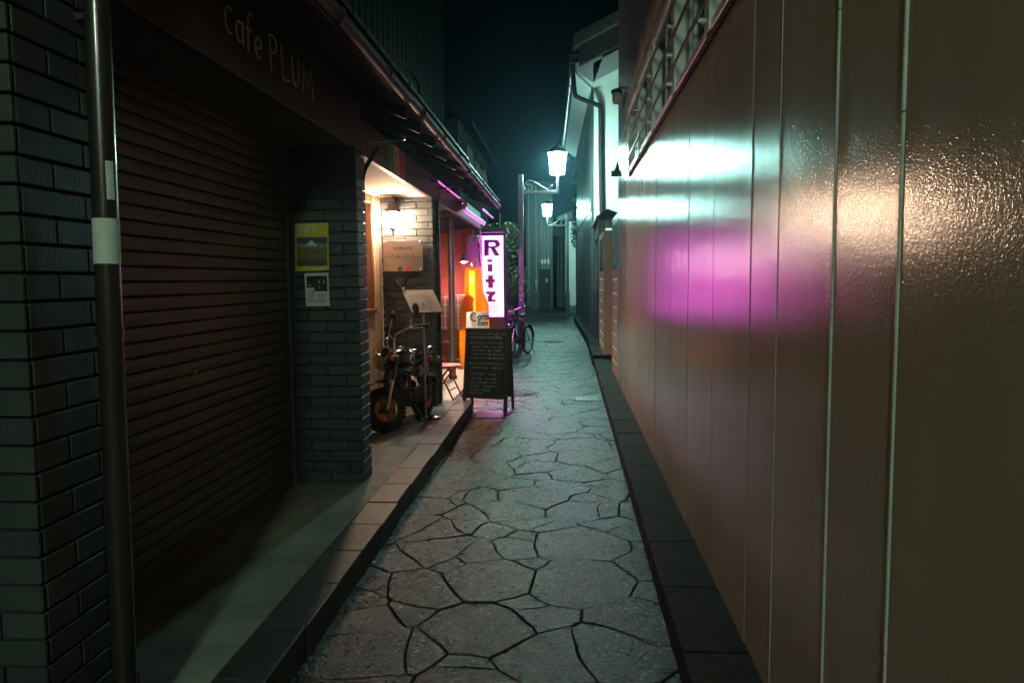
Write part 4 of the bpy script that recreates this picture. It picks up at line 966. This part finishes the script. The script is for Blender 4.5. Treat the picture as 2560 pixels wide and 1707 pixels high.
lv = MB(); leaves(lv, [((-1.35, 16.0, 1.75), (.42, .5, .5)), ((-1.25, 16.4, 2.3), (.36, .4, .36)), ((-1.5, 15.8, 2.45), (.36, .4, .3)), ((-1.0, 16.6, 1.5), (.26, .3, .45)), ((-1.45, 16.3, 1.1), (.4, .4, .4)), ((-1.15, 16.2, 2.6), (.25, .25, .2))], 3600, .036, rr)
put('foliage', lv, 'leaf', bu)
put('stem', MB().tube(smooth([(-1.38, 16.2, -.01), (-1.34, 16.2, .8), (-1.4, 16.15, 1.6), (-1.35, 16.2, 2.3)]), [.04]*7+[.03]*6+[.02]*6, 8).tube([(-1.36, 16.2, .9), (-1.1, 16.45, 1.6)], .015).tube([(-1.38, 16.2, 1.2), (-1.6, 15.9, 2.1)], .015), 'trunk', bu)

# ------------------------------------------------------------------ street lamps
def street_lamp(x, y, sgn, arm, H_, glow, label, stickers=False):
    t = thing('street_lamp', (x, y, 0), label, 'street lamp', 'lantern street lamps of the lane')
    put('post', MB().box(x-.058, x+.058, y-.058, y+.058, .0, H_), 'post_paint', t, bevel=.006)
    put('base_sleeve', MB().box(x-.085, x+.085, y-.085, y+.085, 0, .98).box(x-.075, x+.075, y-.075, y+.075, .98, 1.02), 'post_paint', t, bevel=.008)
    X0 = x+.058*sgn; L_ = x+arm*sgn; za = H_-.36
    put('arm', MB().box(min(X0, L_+.03*sgn), max(X0, L_+.03*sgn), y-.02, y+.02, za-.065, za+.0), 'post_paint', t, bevel=.004)
    pts = [(X0+sgn*(.55), y, za+.02), (X0+sgn*.40, y, za+.10), (X0+sgn*.24, y, za+.20), (X0+sgn*.12, y, za+.225), (X0+sgn*.02, y, za+.13), (X0+sgn*.05, y, za+.03), (X0+sgn*.14, y, za+.01), (X0+sgn*.19, y, za+.08), (X0+sgn*.15, y, za+.14), (X0+sgn*.09, y, za+.14)]
    put('scroll', MB().tube(smooth(pts, 6), .010, 8).tube(smooth([(X0+sgn*.55, y, za+.02), (X0+sgn*.6, y, za+.10), (X0+sgn*.66, y, za+.12)]), .008, 6), 'post_paint', t)
    zb = za+.36
    put('lantern_stem', MB().cyl((L_, y, za-.06), (L_, y, zb), .03), 'post_paint', t)
    n = 6
    def ringp(r, z): return [(L_+r*math.cos(R(30+60*k)), y+r*math.sin(R(30+60*k)), z) for k in range(n)]
    gl = MB().add(ringp(.175, zb)+ringp(.222, zb+.44), [(k, (k+1) % n, n+(k+1) % n, n+k) for k in range(n)]+[tuple(range(n))])
    gls = put('lantern_glass', gl, glow, t)
    fm = MB()
    for k in range(n):
        a, b = V(*ringp(.178, zb)[k]), V(*ringp(.226, zb+.44)[k]); fm.tube([a, b], .006, 6)
    put('lantern_frame', fm, 'lantern_cap', t)
    put('lantern_roof', MB().add(ringp(.25, zb+.442)+ringp(.25, zb+.47)+ringp(.13, zb+.56)+ringp(.03, zb+.60), [tuple(range(6))[::-1]]+[(6*i+k, 6*i+(k+1) % 6, 6*i+6+(k+1) % 6, 6*i+6+k) for i in range(3) for k in range(6)]+[tuple(range(18, 24))]).sph((L_, y, zb+.62), .03), 'lantern_cap', t)
    if stickers:
        put('sticker', MB().box(x-.05, x+.045, y-.0605, y-.0585, 1.16, 1.37), 'sticker', t)
        put('round_sticker', MB().cyl((x-.005, y-.0585, .975+.12), (x-.005, y-.0605, .975+.12), .032, n=20).box(x-.05, x+.04, y-.0875, y-.0855, .66, .80), 'sticker', t)
    return t
street_lamp(-.915, 16.5, 1, .81, 3.84, 'street_glow', 'nearer street lamp with glowing lantern and stickers on its post', True)
street_lamp(.20, 30.0, -1, .80, 4.07, 'street_glow_far', 'farther glowing street lamp on the right of the lane end')
street_lamp(.40, -4.2, -1, .55, 3.9, 'street_glow_back', 'street lamp standing behind the viewpoint out of the picture')

# ------------------------------------------------------------------ right: painted board wall
rb_ = thing('painted_building', (1.2, 3, 0), 'large beige building wall of glossy painted boards with barred windows', 'building')
def wb(mb, o0, o1, y0, y1, z0, z1):
    return mb.hexa([(xw(y0)+o0, y0, z0), (xw(y0)+o1, y0, z0), (xw(y1)+o1, y1, z0), (xw(y1)+o0, y1, z0), (xw(y0)+o0, y0, z1), (xw(y0)+o1, y0, z1), (xw(y1)+o1, y1, z1), (xw(y1)+o0, y1, z1)])
seams = [-6, -5, -4, -3.2, -2.3, -1.5, -.8, -.1, .5, 1.05, 1.581, 1.959, 2.467, 2.831, 3.55, 4.273, 4.99, 5.398, 5.851, 6.456, 7.117, 7.876, 8.55, 9.305, 10.15]
W0, W1, ZS, ZT = 2.467, 8.27, 2.69, 3.37
mb = MB()
for a, b in zip(seams[:-1], seams[1:]):
    j = .003; o = random.uniform(-.002, .001)
    wb(mb, o, .05, a+j, b-j, .125, ZS)
    wb(mb, o, .05, a+j, b-j, ZT, 6.2)
    if b <= W0+.01 or a >= W1: wb(mb, o, .05, a+j, b-j, ZS, ZT)
    elif b > W1: wb(mb, o, .05, W1, b-j, ZS, ZT)
put('board_wall', mb, 'wall_paint', rb_, bevel=.003)
put('backing', wb(wb(wb(MB(), .052, .4, -6, 10.15, .0, ZS), .052, .4, -6, 10.15, ZT, 6.2), .2, .4, -6, 10.14, ZS, ZT), 'far_dark', rb_)
put('end_trim', MB().box(xw(10.15)-.004, 3, 10.152, 10.2, .1, 6.2), 'beige_door', rb_)
ck = MB()
for y, wdt, pr_ in ((1.05, .009, .006), (1.581, .009, .006), (1.959, .009, .006), (2.467, .005, .004)):
    z = .13
    while z < 6.1:
        l = random.uniform(.5, 1.4); wb(ck, -pr_+random.uniform(-.001, .001), .01, y-wdt*.5, y+wdt*.5, z+.002, min(z+l, 6.15)); z += l
put('seam_caulk', ck, 'caulk', rb_, bevel=.002)
mull = [8.266, 7.10, 5.94, 4.79, 3.641, 2.49]
for b, a in zip(mull[:-1], mull[1:]):
    fr = MB(); wb(fr, -.03, .06, a+.01, a+.055, ZS, ZT); wb(fr, -.03, .06, b-.055, b-.01, ZS, ZT); wb(fr, -.02, .06, a+.055, b-.055, ZS+.001, ZS+.045); wb(fr, -.02, .06, a+.055, b-.055, ZT-.045, ZT-.001); wb(fr, .0, .05, (a+b)/2-.02, (a+b)/2+.02, ZS+.045, ZT-.045)
    wi = put('window', fr, 'alu_frame', rb_, bevel=.003)
    put('glass', wb(MB(), .055, .062, a+.05, b-.05, ZS+.04, ZT-.04), 'dark_glass', wi)
    gr = MB()
    for k in range(4): z = ZS+.06+k*.175; wb(gr, -.083, -.07, a+.0, b-.0, z, z+.013)
    for k in range(4): z = ZS+.06+k*.175; wb(gr, -.07, -.03, a+.018, a+.042, z, z+.018)
    put('grille', gr, 'pole_steel', wi)
    put('sill', wb(MB(), -.02, .05, a, b, ZS-.035, ZS-.003), 'weathered_sill', wi, bevel=.005)
ll = thing('jar_lamp', (.70, 8.85, 3.6), 'small unlit jar lamp hanging on the painted wall', 'lamp')
xl = xw(8.85)-.11
put('jar', MB().lathe([(0, 3.56), (.045, 3.565), (.055, 3.60), (.055, 3.66), (.045, 3.69)], (xl, 8.85, 0), 18), 'curtain', ll)
put('cap', MB().lathe([(.07, 3.685), (.065, 3.72), (.03, 3.735), (0, 3.735)], (xl, 8.85, 0), 18), 'iron', ll)
put('bracket', MB().tube(smooth([(xl, 8.85, 3.73), (xl+.05, 8.85, 3.75), (xl+.115, 8.85, 3.74)]), .010, 8).tube(smooth([(xl+.1, 8.85, 3.74), (xl+.07, 8.85, 3.55), (xl+.05, 8.86, 3.45), (xl+.09, 8.86, 3.6), (xl+.11, 8.85, 3.7)]), .005, 6), 'iron', ll)
put('spot_bracket', MB().box(.66, .76, 10.22, 10.32, 2.93, 3.0).prism([(.70, 10.22, 3.0), (.76, 10.22, 3.0), (.76, 10.22, 3.16)], (0, .1, 0)), 'iron', label='small dark bracket at the far corner of the painted wall', cat='bracket')

def panel_gate(x0, y0, y1, zt, depth, label):
    t = thing('panelled_gate', (x0, (y0+y1)/2, .13), label, 'gate', 'beige panelled gates')
    put('leaf', MB().box(x0, x0+depth, y0, y1, .13, zt), 'beige_door', t, bevel=.006)
    f = MB().box(x0-.012, x0, y0, y0+.12, .14, zt-.01).box(x0-.012, x0, y1-.12, y1, .14, zt-.01).box(x0-.0115, x0, y0+.12, y1-.12, zt-.12, zt-.01).box(x0-.0115, x0, y0+.12, y1-.12, 1.62, 1.68)
    put('moulding', f, 'beige_door', t)
    put('glazing', MB().box(x0-.006, x0-.001, y0+.12, y1-.12, 1.68, zt-.12), 'dark_glass', t)
    l = MB()
    for k in range(7): z = .32+k*.2; l.prism([(x0-.001, y0+.1, z), (x0-.010, y0+.1, z+.01), (x0-.001, y0+.1, z+.022)], (0, y1-y0-.2, 0))
    put('louvre', l, 'alu_frame', t)
panel_gate(.762, 10.22, 11.4, 2.44, .06, 'beige panelled gate next to the painted wall corner')
panel_gate(.742, 13.3, 14.9, 2.40, .22, 'beige panelled gate box before the dark tiled gateway')
put('recess_wall', MB().box(1.6, 1.7, 10.2, 17.9, 0, 2.9), 'night_wall', label='dark low wall set back between the two beige gates', cat='wall')
gw = thing('gateway', (.9, 16.0, 0), 'dark timber gateway with small tiled roof before the white house', 'gateway')
put('post', MB().box(.715, .86, 15.05, 15.2, .1, 2.75), 'slat_wood', gw); put('post', MB().box(.73, .86, 17.3, 17.45, .1, 2.75), 'slat_wood', gw)
put('door', MB().box(.80, .84, 15.2, 17.3, .15, 2.4).box(.775, .80, 15.2, 17.3, 1.2, 1.3), 'slat_wood', gw)
put('lintel', MB().box(.74, .86, 15.2, 17.3, 2.4, 2.75), 'slat_wood', gw)
put('roof', MB().prism([(.67, 14.95, 2.72), (.67, 14.95, 2.78), (.90, 14.95, 2.93), (1.25, 14.95, 2.78), (1.25, 14.95, 2.72)], (0, 2.7, 0)), 'roof_tile', gw)

# ------------------------------------------------------------------ white house
wh = thing('white_house', (2, 22, 0), 'tall white plastered house with dark plank side and tiled eave', 'house')
sh_ = lambda y: .735-.019*(y-18.0)
fw = put('front_wall', MB().hexa([(sh_(18)+.01, 18, 0), (6, 18, 0), (6, 18.25, 0), (sh_(18)+.01, 18.25, 0), (sh_(18)+.01, 18, 6.25), (6, 18, 8.6), (6, 18.25, 8.6), (sh_(18)+.01, 18.25, 6.25)]), 'white_plaster', wh)
put('plank_edge', MB().box(sh_(18)-.045, sh_(18)+.012, 17.985, 18.06, .1, 6.2), 'slat_wood', wh)
mb = MB(); rr = random.Random(4); y = 18.06
while y < 28:
    d = rr.uniform(0, .012); wdt = rr.uniform(.16, .22)
    mb.hexa([(sh_(y)-.03-d, y+.004, .12), (sh_(y)+.1, y+.004, .12), (sh_(y+wdt)+.1, y+wdt, .12), (sh_(y+wdt)-.03-d, y+wdt, .12), (sh_(y)-.03-d, y+.004, 3.2), (sh_(y)+.1, y+.004, 3.2), (sh_(y+wdt)+.1, y+wdt, 3.2), (sh_(y+wdt)-.03-d, y+wdt, 3.2)])
    mb.hexa([(sh_(y)-.05-d, y+.004, 3.21), (sh_(y)+.1, y+.004, 3.21), (sh_(y+wdt)+.1, y+wdt, 3.21), (sh_(y+wdt)-.05-d, y+wdt, 3.21), (sh_(y)-.05-d, y+.004, 6.0), (sh_(y)+.1, y+.004, 6.0), (sh_(y+wdt)+.1, y+wdt, 6.0), (sh_(y+wdt)-.05-d, y+wdt, 6.0)])
    y += wdt
put('plank_wall', mb, 'slat_wood', wh)
put('body', MB().hexa([(sh_(18)+.1, 18.26, 0), (6, 18.26, 0), (6, 28, 0), (sh_(28)+.1, 28, 0), (sh_(18)+.1, 18.26, 6.2), (6, 18.26, 8.5), (6, 28, 8.5), (sh_(28)+.1, 28, 6.2)]), 'night_wall', wh)
# boxed eave of plaster: sloping underside along the lane, raking soffit on the gable
e0 = lambda y: sh_(y)-.44
put('eave_soffit', MB().hexa([(e0(17.45), 17.45, 6.30), (sh_(17.45)-.02, 17.45, 6.0), (sh_(28)-.02, 28, 6.0), (e0(28), 28, 6.30), (e0(17.45), 17.45, 6.46), (sh_(17.45)+.2, 17.45, 6.60), (sh_(28)+.2, 28, 6.60), (e0(28), 28, 6.46)]), 'white_plaster', wh)
put('gable_soffit', MB().hexa([(sh_(18)-.02, 17.45, 6.02), (6, 17.45, 8.65), (6, 18.02, 8.45), (sh_(18)-.02, 18.02, 5.98), (sh_(18)-.02, 17.45, 6.45), (6, 17.45, 9.05), (6, 18.02, 9.05), (sh_(18)-.02, 18.02, 6.45)]), 'white_plaster', wh)
put('barge_board', MB().hexa([(e0(17.3)+.08, 17.28, 6.36), (6, 17.28, 9.0), (6, 17.45, 9.0), (e0(17.3)+.08, 17.45, 6.36), (e0(17.3)+.08, 17.28, 6.80), (6, 17.28, 9.5), (6, 17.45, 9.5), (e0(17.3)+.08, 17.45, 6.80)]), 'eave_dark', wh)
rf = put('roof', MB().hexa([(e0(17.2)-.05, 17.15, 6.72), (6, 17.15, 9.55), (6, 28.2, 9.55), (e0(28.2)-.05, 28.2, 6.6), (e0(17.2)-.05, 17.15, 7.02), (6, 17.15, 9.9), (6, 28.2, 9.9), (e0(28.2)-.05, 28.2, 6.75)]), 'eave_band', wh, bevel=.04, seg=3)
gt = MB().tube([(e0(17.5)-.06, 17.5, 6.44), (e0(28)-.06, 28, 6.40)], .06, 12)
for k in range(13): gt.torus((e0(17.6+k*.8)-.06, 17.6+k*.8, 6.43), (0, 1, 0), .066, .008, 12, 5)
put('gutter', gt, 'dull_steel', rf)
tl = MB()
for k in range(36): tl.cyl((e0(17.5+k*.29)-.09, 17.5+k*.29, 6.60), (e0(17.5+k*.29)+.2, 17.5+k*.29, 6.74), .075, n=8)
put('eave_tiles', tl, 'roof_tile', rf)
put('downspout', MB().tube(smooth([(e0(17.5)-.06, 17.42, 6.42), (e0(17.5)-.04, 17.42, 6.1), (e0(17.5)-.01, 17.42, 5.78), (.36, 17.47, 5.70), (.62, 17.7, 5.64), (.84, 17.88, 5.60), (.90, 17.92, 5.50), (.905, 17.92, 4.5), (.925, 17.92, 3.4), (.935, 17.92, 3.12), (1.0, 17.92, 3.04), (1.35, 17.92, 2.99)], 5), .052, 12), 'downspout', wh)
iv = thing('climbing_plant', (.55, 27, 2.8), 'bright green climbing plant on the far edge of plank wall', 'plant')
lv = MB(); rr = random.Random(9)
leaves(lv, [((sh_(27.2)-.12, 27.0, 4.2), (.1, .7, .8)), ((sh_(27.2)-.14, 27.4, 3.2), (.12, .6, .6)), ((sh_(27)-.1, 26.6, 5.0), (.08, .4, .5))], 900, .05, rr)
put('foliage', lv, 'leaf', iv); put('vine', MB().tube(smooth([(sh_(27)-.06, 27.0, .15), (sh_(27)-.07, 27.2, 1.8), (sh_(27)-.08, 26.9, 3.4), (sh_(27)-.08, 27.1, 5.2)]), .014, 6), 'trunk', iv)

# ------------------------------------------------------------------ lane end
fb = thing('corrugated_building', (-1.2, 28, 0), 'tall building with pale green corrugated siding along the lane end', 'building')
mb = MB(); x = -1.80; k = 0
while x < -.5:
    d = .03 if k % 2 else 0
    mb.box(x, x+.12, 37.0-d, 37.2, 0, 6.3); x += .12; k += 1
put('siding', mb, 'siding_green', fb)
put('body', MB().box(-1.79, -.5, 37.21, 42, 0, 6.25), 'siding_dark', fb)
for xv, z0, z1 in ((-1.66, .3, 6.1), (-1.30, .9, 6.1), (-1.0, 1.9, 4.9), (-.86, 1.9, 4.9), (-.70, 1.9, 4.9)):
    put('conduit', MB().cyl((xv, 36.9, z0), (xv, 36.9, z1), .035).box(xv-.05, xv+.05, 36.84, 36.98, z0+.4, z0+.62), 'alu_frame', fb)
dd = put('side_door', MB().box(-1.17, -.60, 36.86, 36.96, .05, 2.05), 'far_dark', fb, label='dark door with a small pale notice')
put('notice', MB().box(-.84, -.74, 36.84, 36.86, 1.38, 1.58), 'sticker', dd)
pf = thing('picket_fence', (-1.5, 35.5, 0), 'low pale picket fence at the foot of the corrugated wall', 'fence')
mb = MB()
for k in range(8): mb.box(-1.80+k*.09, -1.755+k*.09, 35.5, 35.53, .0, 1.0)
put('pickets', mb, 'siding_green', pf)
for zv in (.2, .85): put('rail', MB().box(-1.83, -1.1, 35.53, 35.56, zv, zv+.075), 'siding_green', pf)
lw = thing('garden_wall', (-1.7, 26, 0), 'long low dark wall on the left beyond the lamp post', 'wall')
put('wall', MB().box(-2.0, -1.72, 18.2, 35.3, 0, 1.75), 'night_wall', lw); put('coping', MB().box(-2.05, -1.67, 18.15, 35.3, 1.753, 1.82), 'night_wall', lw)
eh = thing('end_house', (-.3, 41, 0), 'low grey house with curved tile roof closing the lane', 'house')
put('wall', MB().box(-.49, .2, 40, 40.3, 0, 4.0), 'far_wall', eh)
put('roof', MB().prism([(-.62, 39.3, 3.8), (-.55, 39.3, 4.1), (-.25, 39.3, 4.35), (.05, 39.3, 4.30), (.25, 39.3, 3.95), (.1, 39.3, 3.75)], (0, 5, 0)), 'roof_tile', eh)
put('drainpipe', MB().cyl((.0, 39.9, .0), (.0, 39.9, 3.8), .05).cyl((-.18, 39.9, 0), (-.18, 39.9, 3.8), .03), 'siding_green', eh)
put('corner_column', MB().box(-.488, -.3, 39.86, 39.997, 0, 3.8), 'siding_dark', eh)
sh2 = thing('plaster_house', (.8, 34, 0), 'pale plaster house behind the far street lamp', 'house')
put('wall', MB().box(.14, 4, 33.5, 33.8, 0, 4.1), 'white_plaster', sh2)
put('body', MB().box(.2, 4, 33.8, 40, 0, 4.1), 'night_wall', sh2)
put('roof', MB().prism([(-.25, 33.0, 4.15), (-.25, 33.0, 4.25), (2, 33.0, 5.2), (4, 33.0, 5.2), (4, 33.0, 4.15)], (0, 7, 0)), 'roof_tile', sh2)
put('base_course', MB().box(.12, 4, 33.42, 33.5, 0, .35), 'far_wall', sh2)

# ------------------------------------------------------------------ left, upper storeys in the dark
ub = thing('dark_building', (-4, 9, 0), 'tall unlit building with ribbed dark siding above the shop roofs', 'building')
mb = MB(); y = -2.; k = 0
while y < 16.5: mb.box(-2.75, -2.6 + (.010 if k % 2 else 0), y, y+.16, 2.9, 9.5); y += .16; k += 1
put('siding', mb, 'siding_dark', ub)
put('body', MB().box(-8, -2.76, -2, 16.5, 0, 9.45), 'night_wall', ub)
u2 = thing('balcony_house', (-3, 20, 0), 'dim gabled house with pale louvred shutters above the bar roof', 'house')
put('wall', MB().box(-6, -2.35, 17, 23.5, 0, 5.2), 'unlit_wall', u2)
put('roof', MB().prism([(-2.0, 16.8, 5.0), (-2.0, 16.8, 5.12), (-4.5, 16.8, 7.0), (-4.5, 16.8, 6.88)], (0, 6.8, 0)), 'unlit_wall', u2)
for k in range(3):
    lv = MB().box(-2.34, -2.30, 18.4+k*1.6, 19.5+k*1.6, 4.05, 4.85)
    put('shutter', lv, 'siding_mid', u2)
put('balcony_rail', MB().box(-1.98, -1.94, 16.9, 23.4, 4.3, 4.35), 'unlit_wall', u2)
put('cable', MB().tube(smooth([(-1.0, 4.0, 2.80), (-.98, 4.3, 2.83), (-.97, 4.75, 2.88), (-.96, 5.05, 2.86), (-.985, 5.15, 2.80), (-1.02, 5.1, 2.79)]), .009, 8), 'ink', label='loose black cable looping over the cafe gutter', cat='cable')
pv = MB(); rr = random.Random(2)
for k in range(10):
    p = V(-.99+rr.uniform(-.04, .05), 9.0+rr.uniform(-.12, .15), 2.80+rr.uniform(-.06, .1)); a = V(rr.gauss(0, 1), rr.gauss(0, 1), rr.gauss(0, 1)).normalized()*.05; b = a.orthogonal().normalized()*.02
    pv.prism([p-a, p+b, p+a, p-b], a.cross(b).normalized()*.003)
put('plastic_scraps', pv, 'white_plastic', label='torn pale plastic scraps caught on the bar roof edge', cat='plastic sheet')

# ------------------------------------------------------------------ thin haze, added for the halo around the lamps
hz = bpy.data.materials.new('added_haze'); hz.use_nodes = True; n = hz.node_tree.nodes; n.remove(n['Principled BSDF'])
pvn = n.new('ShaderNodeVolumePrincipled'); pvn.inputs['Color'].default_value = (.42, .75, 1, 1); pvn.inputs['Density'].default_value = .0011; pvn.inputs['Anisotropy'].default_value = .88
hz.node_tree.links.new(pvn.outputs[0], n['Material Output'].inputs['Volume']); MATS['added_haze'] = hz
put('added_haze', MB().box(-70, 70, -50, 120, -1.6, 14), 'added_haze', kind='stuff')
